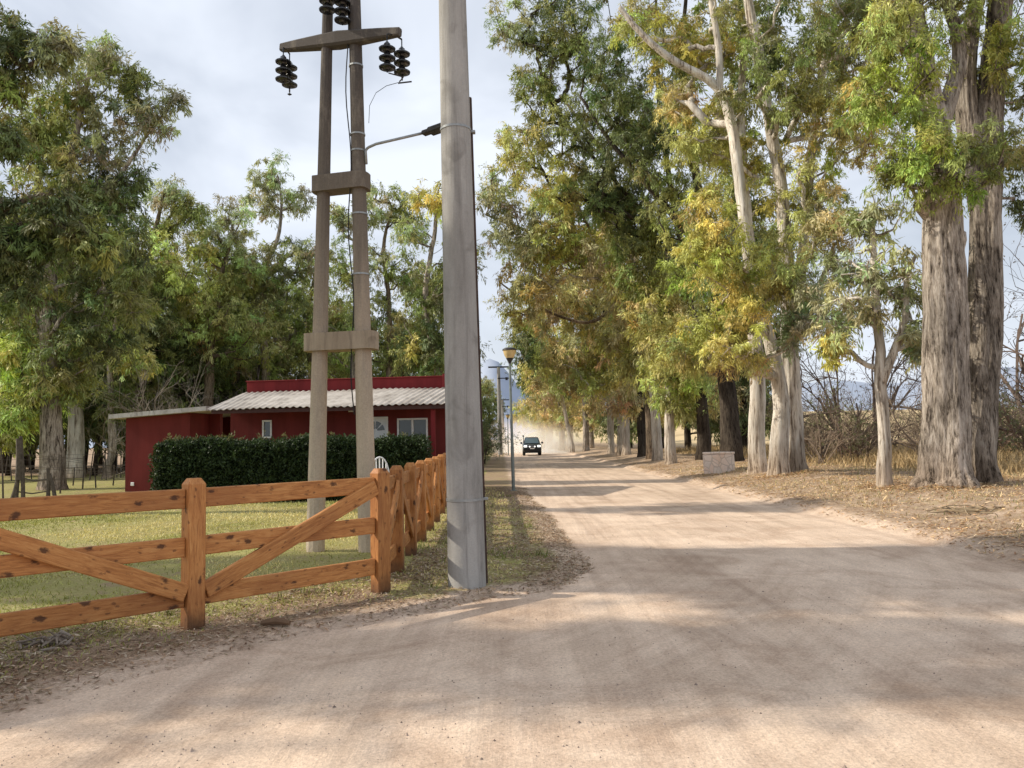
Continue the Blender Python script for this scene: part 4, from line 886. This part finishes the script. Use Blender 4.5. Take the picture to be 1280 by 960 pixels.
q=P(478,100,DA-.4); mb=MB(); mb.tube([LW,LW+(P(470,116,DA-.4)-LW)*.45+np.array([-.03,0,.02]),P(470,116,DA-.4),P(462,132,DA-.4),P(461,154,DA-.4)],.005,4); mb.build('loose_wire',MAT['cable_black'],twin)
# cable down the right leg and bands
mb=MB(); mb.tube([RF(z_)[0]+np.array([-RF(z_)[1]-.02-.03*math.sin(z_*3),-.06,0]) for z_ in np.linspace(2.,8.6,30)],.009,5); mb.build('down_cable',MAT['cable_black'],twin)
for z_ in (4.05,4.95,5.9,6.15,7.2): 
    c,rr=RF(z_); mb=MB(); mb.lathe([(rr+.002,-.012),(rr+.01,-.012),(rr+.01,.012),(rr+.002,.012)],c,14); mb.build('steel_band',MAT['galvanised'],twin)
# street lamp arm clamped to the right leg
zl0=P(457,208,DA)[2]; zl1=P(457,190,DA)[2]
lamp=thing('street_lamp','curved grey lamp arm with flat dark head clamped to the twin pole','street lamp',RF(zl0)[0])
c0=RF(zl0)[0]+np.array([RF(zl0)[1]+.02,-.05,0]); hd=P(530,166,DA-.35)
c1=P(457,189,DA-.1); c2=P(461,184,DA-.12); c3=P(470,180,DA-.15)
mb=MB(); mb.tube([c0,c1,P(458.5,186,DA-.1),c2,c3,hd],.02,8); mb.build('arm',MAT['galvanised'],lamp,smooth=True)
M,L=frame(hd,P(553,158,DA-.5)); mb=MB(); mb.box((-.02,-.055,-.04),(L*.35,.055,.025),M=M,b=.015); mb.box((L*.3,-.085,-.06),(L+.15,.085,.03),M=M,b=.02); mb.build('lamp_head',MAT['dark_iron'],lamp)
# ---------------------------------------------------------------- post-top lamps
def post_lamp(px,py,pxt,pyt,label):
    b=G(px,py,.03); D=b[1]; t=P(pxt,pyt,D); L=t[2]-b[2]; print('lamp',b,L)
    root=thing('post_lamp',label,'street lamp',b); 
    neck=b+(t-b)*.88
    mb=MB(); mb.tube([b-np.array([0,0,.1]),b+(neck-b)*.35],[.052,.05],12); mb.tube([b+(neck-b)*.34,neck],[.042,.036],12); mb.lathe([(.12,-.02),(.12,.02),(.06,.04)],b,14); mb.build('pole',MAT['lamp_pole_paint'],root,sm_angle=40)
    mb=MB(); mb.lathe([(.04,0),(.05,.05),(.1,.14),(.11,.17)],neck,16); mb.build('collar',MAT['dark_iron'],root,sm_angle=40)
    mb=MB(); mb.lathe([(.11,.17),(.16,.25),(.19,.36),(.20,.40)],neck,20); mb.build('lamp_shade',MAT['lamp_amber'],root,sm_angle=40)
    mb=MB(); mb.lathe([(.205,.40),(.225,.41),(.21,.45),(.12,.49),(.02,.5)],neck,20); mb.build('cap',MAT['dark_iron'],root,sm_angle=40)
post_lamp(642,614,636.5,433,'slender green-grey post with an amber lantern at the near left road edge')
post_lamp(635.5,569,634.5,518,'distant lamp post seen between the far pole and the pickup')
# ---------------------------------------------------------------- distant concrete poles
def far_pole(D,px,pxt,pyt,label,base=None):
    x=P(px,567,D)[0]; b=np.array([x,D,tz(x,D)]); t=P(pxt,pyt,D); root=thing('utility_pole',label,'pole',b)
    mb=MB(); mb.tube([b,t],[.24,.16],12); mb.build('shaft',MAT['pole_concrete'],root,sm_angle=40)
    mb=MB(); mb.box((-1.05,-.08,-.06),(1.05,.08,.09),M=(np.eye(3),t)); mb.build('crossarm',MAT['dark_iron'],root)
    mb=MB(); mb.box((-.1,-.27,-.05),(1.1,-.17,.05),M=(np.eye(3),t-np.array([0,0,(t[2]-b[2])*.13]))); mb.box((.7,-.3,-.2),(.95,-.15,.1),M=(np.eye(3),t-np.array([0,0,(t[2]-b[2])*.13]))); mb.build('bracket',MAT['dark_iron'],root)
far_pole(82,625.5,623,459,'pale concrete pole with a T-shaped crossarm in the distance')
far_pole(125,629.5,628,500,'farthest thin concrete pole, right behind the T-shaped pole')
# ---------------------------------------------------------------- stone block
g=grounded(884,590,.3); g2_=grounded(900,595,.3); Db=g2_[1]; print('block',g,g2_)
w=38*Db/F; h=25*Db/F; ang=R(30)
c=P(899,590,Db+.45); zc=tz(c[0],c[1])
blk=thing('stone_block','squat masonry block of pinkish field stones with a flat cap, on the right verge','block',(c[0],c[1],zc))
Mr=(np.array([[math.cos(ang),-math.sin(ang),0],[math.sin(ang),math.cos(ang),0],[0,0,1]]),np.array([c[0],c[1],zc]))
hw=w/2/ (math.cos(ang)+math.sin(ang))
mb=MB(); rb=rng(3); mb.box((-hw,-hw,-.15),(hw,hw,h-.074),M=Mr,b=.03); mb.V[0]=mb.V[0]+rb.normal(0,.008,mb.V[0].shape); mb.build('masonry',MAT['field_stone'],blk)
mb=MB(); mb.box((-hw-.01,-hw-.01,h-.072),(hw+.01,hw+.01,h),M=Mr,b=.015); mb.build('cap',MAT['field_stone'],blk)
# ---------------------------------------------------------------- house
Dw=24.2; De=22.9; Dr=27.
house=thing('house','low dark red house with a pale corrugated roof behind the hedge','house',(P(400,560,Dw)[0],Dw,0))
xL=P(283,540,Dw)[0]; xR=P(556,540,Dw)[0]+.5; zE=P(400,508,De)[2]; zR=P(400,487.5,Dr)[2]; zP=P(400,473.5,Dr)[2]; print('house',xL,xR,zE,zR,zP)
doorx0,doorx1=P(453,530,Dw)[0],P(487,530,Dw)[0]; doorz=P(487,521,Dw)[2]
wx0,wx1=P(498.5,530,Dw)[0],P(537,530,Dw)[0]; wz1=P(518,523,Dw)[2]; wz0=wz1-1.05
sx0,sx1=P(325,530,Dw)[0],P(337.5,530,Dw)[0]; sz1=P(331,525,Dw)[2]; sz0=sz1-.55
zt=zE+.10; T=.2
mb=MB(); openings=[(sx0,sx1,sz0,sz1),(doorx0,doorx1,.1,doorz),(wx0,wx1,wz0,wz1)]
x=xL
for (a,b_,z0,z1) in openings:
    mb.box((x,Dw,-.1),(a,Dw+T,zt)); mb.box((a,Dw,z1),(b_,Dw+T,zt)); mb.box((a,Dw,-.1),(b_,Dw+T,z0)); x=b_
mb.box((x,Dw,-.1),(xR,Dw+T,zt))
zf=lambda y:zE-.06+(zR-zE)*(y-De)/(Dr-De)
for a in (xL,xR-T): mb.add([(a,Dw+T,-.1),(a+T,Dw+T,-.1),(a+T,Dr,-.1),(a,Dr,-.1),(a,Dw+T,zf(Dw+T)),(a+T,Dw+T,zf(Dw+T)),(a+T,Dr,zf(Dr)),(a,Dr,zf(Dr))],[[3,2,1,0],[4,5,6,7],[0,1,5,4],[1,2,6,5],[2,3,7,6],[3,0,4,7]])
mb.box((xL,Dr,-.1),(xR,Dr+T,zR-.1)); mb.build('wall',MAT['red_wall'],house)
# parapet and end pier
xp0=P(293,480,Dr)[0]; xp1=P(545,480,Dr)[0]; xq=P(552,480,Dr)[0]
mb=MB(); mb.box((xp0,Dr-.02,zR-.12),(xp1,Dr+.18,zP-.04),b=.01); mb.box((xp0-.03,Dr-.05,zP-.04),(xp1,Dr+.21,zP),b=.01); mb.build('parapet',MAT['red_wall_lit'],house)
mb=MB(); mb.box((xp1,Dr-.12,zR-.25),(xq+.0,Dr+.25,zP+.05),b=.01); mb.build('chimney',MAT['red_wall_lit'],house)
mb=MB(); mb.tube([((xp1+xq)/2,Dr+.05,zP),((xp1+xq)/2,Dr+.05,zP+.32)],.035,8); mb.build('vent_pipe',MAT['galvanised'],house)
# roof sheet, corrugated down the slope
xr0e=P(259,508,De)[0]; xr0t=P(290,488,Dr)[0]; xr1=xR+.25
mb=MB(); nxr=640; V=[]; 
for t in np.linspace(0,1,5):
    a=xr0e+(xr0t-xr0e)*t; xs_=np.linspace(a,xr1,nxr); xx=xs_*2*math.pi/.20
    V.append(np.stack([xs_,np.full(nxr,De+(Dr-.13-De)*t),zE+(zR-.02-zE)*t+.019*np.sin(xx)+ .012*np.sin(xs_*1.7+t*3)],-1))
V=np.array(V); i,j=np.meshgrid(np.arange(4),np.arange(nxr-1),indexing='ij'); ff=np.stack([i*nxr+j,i*nxr+j+1,(i+1)*nxr+j+1,(i+1)*nxr+j],-1).reshape(-1,4); mb.add(V.reshape(-1,3),ff)
ro=mb.build('roof',MAT['roof_sheet'],house,smooth=True); md=ro.modifiers.new('th','SOLIDIFY'); md.thickness=.02
mb=MB(); mb.box((xr0e+.1,De+.06,zE-.14),(xr1-.02,De+.12,zE-.035)); mb.build('fascia',MAT['dark_timber'],house)
for q in range(14):
    xx=xr0e+.3+q*(xr1-.4-xr0e)/13; M,L=frame((xx,De+.13,zE-.085),(xx,Dw-.0,zE-.085+(Dw-De-.13)*(zR-zE)/(Dr-De))); mb=MB(); mb.box((0,-.03,-.05),(L,.03,.04),M=M); mb.build('rafter',MAT['dark_timber'],house)
mb=MB(); xc=P(549,540,De+.3)[0]; mb.box((xc-.06,De+.2,-.1),(xc+.06,De+.32,zE-.15),b=.008); mb.build('porch_post',MAT['red_wall_lit'],house)
# door
mb=MB(); mb.box((doorx0+.05,Dw+.06,.12),(doorx1-.05,Dw+.1,doorz-.05)); dr=mb.build('door',MAT['pale_door'],house)
mb=MB(); 
for (a,b_) in ((doorx0,doorx0+.05),(doorx1-.05,doorx1)): mb.box((a,Dw-.01,.1),(b_,Dw+.12,doorz))
mb.box((doorx0+.05,Dw-.01,doorz-.05),(doorx1-.05,Dw+.12,doorz)); mb.build('door_frame',MAT['white_paint'],dr)
dcx=(doorx0+doorx1)/2; dz=doorz-.42; mb=MB()
for q in range(4):
    a0=math.pi*(q+.10)/4; a1=math.pi*(q+.90)/4; ro_,ri=.29,.07
    pts=[(dcx+ri*math.cos(a0),Dw+.055,dz+ri*math.sin(a0))]+[(dcx+ro_*math.cos(a),Dw+.055,dz+ro_*math.sin(a)) for a in np.linspace(a0,a1,6)]+[(dcx+ri*math.cos(a1),Dw+.055,dz+ri*math.sin(a1))]
    mb.add(pts,[list(range(8))])
mb.build('fanlight',MAT['window_glass'],dr)
mb=MB()
for zz in (.35,1.0): mb.box((dcx-.27,Dw+.045,zz),(dcx-.03,Dw+.058,zz+.5),b=.005); mb.box((dcx+.03,Dw+.045,zz),(dcx+.27,Dw+.058,zz+.5),b=.005)
mb.build('door_panel',MAT['pale_door'],dr)
mb=MB(); mb.tube([(doorx0+.12,Dw+.02,1.15),(doorx0+.22,Dw+.02,1.15)],.012,8); mb.build('handle',MAT['chrome'],dr)
def window(x0,x1,z0,z1,nm):
    mb=MB(); t=.05; y0,y1=Dw-.015,Dw+.07
    mb.box((x0,y0,z0),(x0+t,y1,z1)); mb.box((x1-t,y0,z0),(x1,y1,z1)); mb.box((x0+t,y0,z0),(x1-t,y1,z0+t)); mb.box((x0+t,y0,z1-t),(x1-t,y1,z1))
    xs_=[x0+t,x1-t]
    if nm==2: xm=(x0+x1)/2; mb.box((xm-.03,y0+.01,z0+t),(xm+.03,y1-.01,z1-t)); xs_=[x0+t,xm-.03,xm+.03,x1-t]
    w=mb.build('window',MAT['white_paint'],house)
    for a,b_ in zip(xs_[::2],xs_[1::2]):
        mb=MB(); mb.box((a,Dw+.03,z0+t),(b_,Dw+.04,z1-t)); mb.build('pane',MAT['window_glass'],w)
        mb=MB(); k=14; X_=np.linspace(a,a+(b_-a)*.42,k); V=[(xx,Dw+.09+.02*(-1)**q,zz) for zz in (z0+t,z1-t) for q,xx in enumerate(X_)]; mb.add(V,[[q,q+1,k+q+1,k+q] for q in range(k-1)]); mb.build('curtain',MAT['curtain'],w)
window(sx0,sx1,sz0,sz1,1); window(wx0,wx1,wz0,wz1,2)
mb=MB(); mb.lathe([(.09,-.05),(.09,.02),(.03,.06)],(P(441,513,Dw-.1)[0],Dw-.12,P(441,513,Dw-.1)[2]),14); mb.build('porch_lamp',MAT['white_plastic'],house)
mb=MB(); mb.box((xL+T,Dw+1.2,-.1),(xR-T,Dw+1.25,zt-.1)); mb.build('inner_wall',MAT['dark_timber'],house)
# outbuilding
g=grounded(157,615,.0); Do=g[1]; print('outbuilding D',Do)
Do=27.6
ox0=P(157,560,Do)[0]; ox1=P(241,560,Do)[0]; ox2=P(269,560,Do+1)[0]; oz0=P(157,523,Do)[2]; oz1=P(265,515,Do)[2]
ob=thing('outbuilding','plain dark red flat-roofed outbuilding left of the main house','building',(ox0,Do,0))
def slopebox(mb,x0,x1,y0,y1,zb,za0,za1):
    v=[(x0,y0,zb),(x1,y0,zb),(x1,y1,zb),(x0,y1,zb),(x0,y0,za0),(x1,y0,za1),(x1,y1,za1),(x0,y1,za0)]; mb.add(v,[[3,2,1,0],[4,5,6,7],[0,1,5,4],[1,2,6,5],[2,3,7,6],[3,0,4,7]])
zo=lambda x:oz0+(oz1-oz0)*(x-ox0)/(ox2-ox0)
mb=MB(); slopebox(mb,ox0,ox1,Do,Do+.2,-.1,zo(ox0),zo(ox1)); slopebox(mb,ox0,ox0+.2,Do+.2,Do+4,-.1,zo(ox0),zo(ox0)); slopebox(mb,ox1-.2,ox1,Do+.2,Do+1.4,-.1,zo(ox1),zo(ox1)); slopebox(mb,ox1-.2,ox2,Do+1.4,Do+1.6,-.1,zo(ox1),zo(ox2)); slopebox(mb,ox0,ox2,Do+4,Do+4.2,-.1,zo(ox0),zo(ox2)); mb.build('wall',MAT['red_wall'],ob)
mb=MB(); xa,xb=ox0-.42,ox2+.35; za=zo(ox0)-.02; 
v=[(xa,Do-.35,za),(xb,Do-.35,zo(xb)),(xb,Do+4.4,zo(xb)),(xa,Do+4.4,za),(xa,Do-.35,za+.15),(xb,Do-.35,zo(xb)+.15),(xb,Do+4.4,zo(xb)+.15),(xa,Do+4.4,za+.15)]
mb.add(np.array(v)+np.array([0,0,.004]),[[3,2,1,0],[4,5,6,7],[0,1,5,4],[1,2,6,5],[2,3,7,6],[3,0,4,7]]); mb.build('roof',MAT['roof_slab'],ob)
mb=MB(); dx=P(252,560,Do+1.4)[0]; mb.box((dx-.35,Do+1.36,0),(dx+.35,Do+1.4,2.0)); mb.build('door',MAT['dark_timber'],ob)
mb=MB(); c=P(166.5,605,Do); mb.box((c[0]-.06,Do-.04,c[2]-.06),(c[0]+.06,Do-.0,c[2]+.06),b=.01); mb.build('outlet_box',MAT['white_plastic'],ob)
house.rotation_euler=(0,0,R(-6)); ob.rotation_euler=(0,0,R(-6))
# hedge
Dh=23.0-.0; hx0=P(200,570,Dh-1)[0]; hx1=P(538,570,Dh-1)[0]; hz=P(400,548,Dh-1.2)[2]; print('hedge',hx0,hx1,hz)
hd_=thing('hedge','long dark clipped hedge in front of the red house','hedge',((hx0+hx1)/2,Dh-1.2,0))
r=rng(71); n=3300; X_=r.uniform(hx0+.15,hx1-.15,n); yc=Dh-1.2
face=r.random(n); yy=np.where(face<.55,yc-.42,r.uniform(yc-.4,yc+.4,n))+r.normal(0,.05,n); zz=np.where(face<.55,r.uniform(.12,hz-.12,n),hz-.13)+r.normal(0,.035,n)+.05*np.sin(X_*2.1)+.03*np.sin(X_*5.3)*(zz if False else 1)
endm=face>.93; X_=np.where(endm,np.where(r.random(n)<.5,hx0+.1,hx1-.1),X_); zz=np.where(endm,r.uniform(.1,hz-.15,n),zz)
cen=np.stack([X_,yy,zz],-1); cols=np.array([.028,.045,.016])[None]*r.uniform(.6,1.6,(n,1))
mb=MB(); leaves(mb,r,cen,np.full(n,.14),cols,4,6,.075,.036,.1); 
k=26; xs_=r.uniform(hx0+.2,hx1-.3,k); sp_=np.stack([xs_,np.full(k,yc)+r.normal(0,.2,k),np.full(k,hz+.02)],-1); leaves(mb,r,sp_,np.full(k,.13),np.tile(np.array([.16,.15,.07]),(k,1)),4,6,.08,.03,-.6)
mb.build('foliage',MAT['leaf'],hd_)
plain('hedge_shade',(.012,.017,.008),1.,0,.3,5,0.); mb=MB(); mb.box((hx0+.18,yc-.36,.0),(hx1-.18,yc+.36,hz-.16),b=.12); mb.build('stems',MAT['hedge_shade'],hd_)  # solid core box, its near-black colour standing in for shade inside the hedge
# white garden chair peeking out beside the hedge
c=G(479,594,.02); c=P(478,589,19.5); zg=0.02
ch=thing('garden_chair','white moulded garden chair half hidden between the twin pole and fence post','chair',(c[0],c[1],zg),world_coords=False); ch.rotation_euler=(0,0,R(25))
zt_=P(478,571,19.5)[2]; hs=max(.75,zt_)
mb=MB(); mb.box((-.24,-.24,.40),(.24,.22,.43),b=.01); mb.build('seat',MAT['white_plastic'],ch)
for sx in (-1,1):
    for sy in (-1,1): mb=MB(); mb.tube([(sx*.25,sy*.24,0),(sx*.21,sy*.2,.41)],[.018,.024],8); mb.build('leg',MAT['white_plastic'],ch)
mb=MB()
th=np.linspace(0,math.pi,13); mb.tube([(.25*math.cos(a),.24,.43+ (hs-.46)*math.sin(a)**.7) for a in th],.02,8)
for q in (-.15,-.075,0,.075,.15): mb.tube([(q,.24,.42),(q*1.1,.25,.43+(hs-.48)*math.sqrt(1-(q/.26)**2))],.017,6)
mb.build('backrest',MAT['white_plastic'],ch)
for sx in (-1,1): mb=MB(); mb.tube([(sx*.24,.24,.62),(sx*.27,0,.64),(sx*.26,-.2,.62),(sx*.25,-.22,.42)],.018,8); mb.build('armrest',MAT['white_plastic'],ch)
# ---------------------------------------------------------------- stake fence and corral on the left
sf=thing('stake_fence','thin wire fence on crooked dark stakes beyond the lawn','fence',(-16,28,0)); tops=[]
stk=[(4,618,560),(75,612,568),(91,602,584),(103,606,570),(120,605,583),(141,602,581),(157,603,583)]
for (px,py,pt) in stk+[(-30,620,570),(-60,622,570)]:
    g=grounded(px,py+5,0.); g=g; t=P(px+(2 if px%2 else -3),pt,g[1]); mb=MB(); mb.tube([g-np.array([0,0,.1]),(g+t)/2+np.array([.02,0,0]),t],[.032,.028,.024],6); mb.build('stake',MAT['stake_wood'],sf); tops.append((g,t))
tops.sort(key=lambda a:a[0][0]); mb=MB()
for f_ in (.35,.65,.92):
    for a,b_ in zip(tops[:-1],tops[1:]): p=a[0]+(a[1]-a[0])*f_; q=b_[0]+(b_[1]-b_[0])*f_; mb.tube([p,(p+q)/2-np.array([0,0,.03]),q],.006,3)
mb.build('wire',MAT['stake_wood'],sf)
sf2=thing('stake_fence','second row of crooked stakes farther back across the shaded grass','fence',(-20,40,0)); tops=[]
for px in (15,40,112,127,133,138,146,151,160): 
    D=38+(px%7)*.5; x=P(px,590,D)[0]; g=np.array([x,D,tz(x,D)]); t=g+np.array([((px*7)%5-2)*.08,0,1.35]); mb=MB(); mb.tube([g-np.array([0,0,.1]),(g+t)/2,t],[.035,.03,.025],6); mb.build('stake',MAT['stake_wood'],sf2); tops.append((g,t))
mb=MB()
for f_ in (.5,.9):
    for a,b_ in zip(tops[:-1],tops[1:]): p=a[0]+(a[1]-a[0])*f_; q=b_[0]+(b_[1]-b_[0])*f_; mb.tube([p,q],.007,3)
mb.build('wire',MAT['stake_wood'],sf2)
co=thing('tree_guard','rustic guard of dark poles around a thorny post at the far left','tree guard',tuple(G(35,628)))
Dc=G(35,628)[1]; 
def pc(px,py,d=0): return P(px,py,Dc+d)
for a in ([(20,627),(22,580)],[(29,626),(26,545)],[(60,624),(60,585)],[(69,624),(62,592)],[(14,627),(22,598)]):
    mb=MB(); mb.tube([pc(*a[0]),(pc(*a[0])+pc(*a[1]))/2+np.array([.02,0,0]),pc(*a[1])],[.06,.055,.045],8); mb.build('stake',MAT['stake_wood'],co)
for a in ([(26,597),(42,601),(60,599)],[(18,614),(40,617),(60,614)]): mb=MB(); mb.tube([pc(*p) for p in a],.022,6); mb.build('cross_pole',MAT['stake_wood'],co)
mb=MB(); mb.tube([pc(24,600),pc(25,570),pc(24,548)],[.11,.10,.09],10); mb.build('post',MAT['stake_wood'],co)
# pale dead branch sticking in at left
# ---------------------------------------------------------------- pickup
Yc=G(665,571)[1]; xc=G(665.5,571)[0]; print('truck',xc,Yc); Yc=76.; xc=P(665.5,571,Yc)[0]
car=thing('pickup_truck','dark pickup with headlights on, driving towards the camera and raising dust','pickup',(xc,Yc,.01),world_coords=False)
def sweep(sections,name,mat,parent):
    """sections: list of (y,[(x,z)...]) closed loops with equal count"""
    mb=MB(); k=len(sections[0][1]); V=[(x,y,z) for y,l in sections for x,z in l]; f=[[i*k+j,i*k+(j+1)%k,(i+1)*k+(j+1)%k,(i+1)*k+j] for i in range(len(sections)-1) for j in range(k)]
    mb.add(V,f); mb.F.append(np.array([list(range(k))])); n=len(sections)-1; mb.F.append(np.array([[n*k+j for j in range(k)][::-1]])); return mb.build(name,mat,parent,sm_angle=35)
def sec(w,z0,z1,b=.08): return [(-w+b,z0),(w-b,z0),(w,z0+b),(w,z1-b),(w-b*1.4,z1),(-w+b*1.4,z1),(-w,z1-b),(-w,z0+b)]
sweep([(-.05,sec(.80,.42,.98,.1)),(.06,sec(.86,.38,1.03)),(.5,sec(.89,.38,1.10)),(1.3,sec(.90,.38,1.14)),(3.4,sec(.90,.38,1.16)),(5.0,sec(.89,.42,1.16)),(5.1,sec(.86,.45,1.12))],'body',MAT['car_paint'],car)
cabs=[(1.25,1.12,.80,.80),(2.0,1.70,.66,.6),(2.2,1.76,.64,.6),(3.3,1.74,.64,.6),(3.7,1.14,.76,.7)]
sweep([(y,[(-.80,1.10),(.80,1.10),(w,z-.06 if z>1.3 else 1.12),(w-.06,z),(-w+.06,z),(-w,z-.06 if z>1.3 else 1.12)]) for y,z,w,_ in cabs],'cabin',MAT['car_paint'],car)
mb=MB(); mb.add([(-.68,1.30,1.18),(.68,1.30,1.18),(.57,1.95,1.66),(-.57,1.95,1.66)],[[0,1,2,3]]); wd=mb.build('windshield',MAT['car_glass'],car)
for v in wd.data.vertices: v.co.y-=.035; v.co.z+=.012
mb=MB()
for sx in (-1,1): mb.add([(sx*.805,1.5,1.16),(sx*.79,3.3,1.16),(sx*.672,3.2,1.62),(sx*.685,2.1,1.62)],[[0,1,2,3]])
mb.build('side_window',MAT['car_glass'],car)
mb=MB(); mb.box((-.38,-.10,.80),(.38,-.045,.98),b=.01); gl=mb.build('grille',MAT['black_plastic'],car)
for zz in (.84,.89,.94): mb=MB(); mb.box((-.36,-.115,zz-.008),(.36,-.102,zz+.008)); mb.build('slat',MAT['chrome'],gl)
for sx in (-1,1):
    mb=MB(); mb.box((min(sx*.48,sx*.80),-.10,.80),(max(sx*.48,sx*.80),-.02,.99),b=.03); mb.build('headlight',MAT['headlight_glass'],car)
    mb=MB(); mb.lathe([(.001,0),(.07,.0),(.075,.05),(.03,.09)],(0,0,0),14,ax=[[1,0,0],[0,0,1],[0,1,0]]); mb.V=[v+np.array([sx*.24,-.22,.86]) for v in mb.V]; mb.build('driving_lamp',MAT['headlight_glass'],car)
    mb=MB(); mb.box((min(sx*.9,sx*1.1),1.35,1.12),(max(sx*.9,sx*1.1),1.45,1.30),b=.03); mb.build('mirror',MAT['black_plastic'],car)
mb=MB(); mb.box((-.86,-.16,.46),(.86,.02,.74),b=.05); bu=mb.build('bumper',MAT['black_plastic'],car)
mb=MB(); mb.tube([(-.42,-.18,.5),(-.42,-.2,.95),(-.30,-.2,1.0),(.30,-.2,1.0),(.42,-.2,.95),(.42,-.18,.5)],.028,8); mb.build('bull_bar',MAT['black_plastic'],bu)
mb=MB(); mb.box((-.21,-.215,.63),(.21,-.205,.74)); mb.build('licence_plate',MAT['plate_white'],car)
mb=MB(); mb.box((-.78,.3,.26),(.78,4.6,.42)); mb.build('chassis',MAT['black_plastic'],car)
mb=MB(); mb.tube([(-.80,1.1,1.1),(-.80,1.2,1.6),(-.80,1.28,1.82)],.035,8); mb.box((-.86,1.2,1.8),(-.74,1.32,1.95),b=.02); mb.build('snorkel',MAT['black_plastic'],car)
for sx in (-1,1):
    for y in (.85,4.1):
        AX=[[0,0,1],[0,1,0],[1,0,0]]
        mb=MB(); mb.lathe([(.25,-.12),(.36,-.115),(.385,-.08),(.385,.08),(.36,.115),(.25,.12)],(0,0,0),24,ax=AX); mb.V=[v+np.array([sx*.76,y,.385]) for v in mb.V]; w=mb.build('wheel',MAT['black_rubber'],car,sm_angle=40)
        mb=MB(); mb.lathe([(.02,-.07),(.24,-.1),(.255,-.0),(.24,.1),(.02,.07)],(0,0,0),18,ax=AX); mb.V=[v+np.array([sx*.76,y,.385]) for v in mb.V]; mb.build('rim',MAT['galvanised'],w,sm_angle=40)
# dust behind the truck
def dust(loc,sc_,label,rz=0):
    bm=bmesh.new(); bmesh.ops.create_icosphere(bm,subdivisions=3,radius=1.02); me=bpy.data.meshes.new('dust_cloud'); bm.to_mesh(me); bm.free(); me.materials.append(MAT['dust_volume'])
    o=bpy.data.objects.new('dust_cloud',me); C.objects.link(o); o.location=loc; o.scale=sc_; tag(o,label,'dust',None,'stuff')
dust((3.6,86,.7),(4.6,6.5,3.0),'pale brown dust trailing behind the pickup, thick and low')
dust((.6,95,.9),(4.5,9,3.8),'thinner dust drifting farther up the road')
# ---------------------------------------------------------------- light, sky, camera
EL=R(34); 
sd=Vector((-1,.07,0)).normalized()*math.cos(EL)+Vector((0,0,math.sin(EL)))
sun=bpy.data.lights.new('sun','SUN'); sun.energy=5.0; sun.angle=R(.55); sun.color=(1,.915,.77); so=bpy.data.objects.new('sun',sun); C.objects.link(so)
so.rotation_euler=sd.to_track_quat('Z','Y').to_euler()
w=bpy.data.worlds.new('World'); sc.world=w; w.use_nodes=True; nt=w.node_tree; nt.nodes.clear()
out=nt.nodes.new('ShaderNodeOutputWorld'); bg=nt.nodes.new('ShaderNodeBackground'); sky=nt.nodes.new('ShaderNodeTexSky'); sky.sky_type='NISHITA'; sky.sun_disc=False
sky.sun_elevation=EL; sky.sun_rotation=math.atan2(sd.x,sd.y); sky.air_density=1.; sky.dust_density=1.6
tc=nt.nodes.new('ShaderNodeTexCoord'); mp=nt.nodes.new('ShaderNodeMapping'); mp.inputs['Scale'].default_value=(1,1,2.2); nt.links.new(tc.outputs['Generated'],mp.inputs[0])
nz=nt.nodes.new('ShaderNodeTexNoise'); nz.inputs['Scale'].default_value=2.3; nz.inputs['Detail'].default_value=5; nz.inputs['Roughness'].default_value=.5; nz.inputs['Distortion'].default_value=.6; nt.links.new(mp.outputs[0],nz.inputs['Vector'])
rp=nt.nodes.new('ShaderNodeValToRGB'); rp.color_ramp.elements[0].position=.36; rp.color_ramp.elements[0].color=(.55,.55,.55,1); rp.color_ramp.elements[1].position=.64; rp.color_ramp.elements[1].color=(1,1,1,1); nt.links.new(nz.outputs['Fac'],rp.inputs[0])
mx=nt.nodes.new('ShaderNodeMix'); mx.data_type='RGBA'; nt.links.new(rp.outputs[0],mx.inputs[0]); nt.links.new(sky.outputs[0],mx.inputs[6]); mx.inputs[7].default_value=(11.8,12.6,14.0,1)
nt.links.new(mx.outputs[2],bg.inputs[0]); bg.inputs[1].default_value=.08; nt.links.new(bg.outputs[0],out.inputs[0])
cam=bpy.data.cameras.new('camera'); co_=bpy.data.objects.new('camera',cam); C.objects.link(co_); cam.sensor_width=36; cam.lens=F/1280*36; cam.clip_end=20000; cam.clip_start=.1
from mathutils import Matrix
co_.matrix_world=Matrix(((rt[0],up[0],-fw[0],0),(rt[1],up[1],-fw[1],0),(rt[2],up[2],-fw[2],H),(0,0,0,1)))
sc.camera=co_
sc.view_settings.view_transform='Standard'; sc.view_settings.look='None'; sc.view_settings.exposure=0
sc.cycles.volume_bounces=3
sc.render.resolution_x=1024; sc.render.resolution_y=768
for o in bpy.data.objects:
    if '_off' in o: del o['_off']
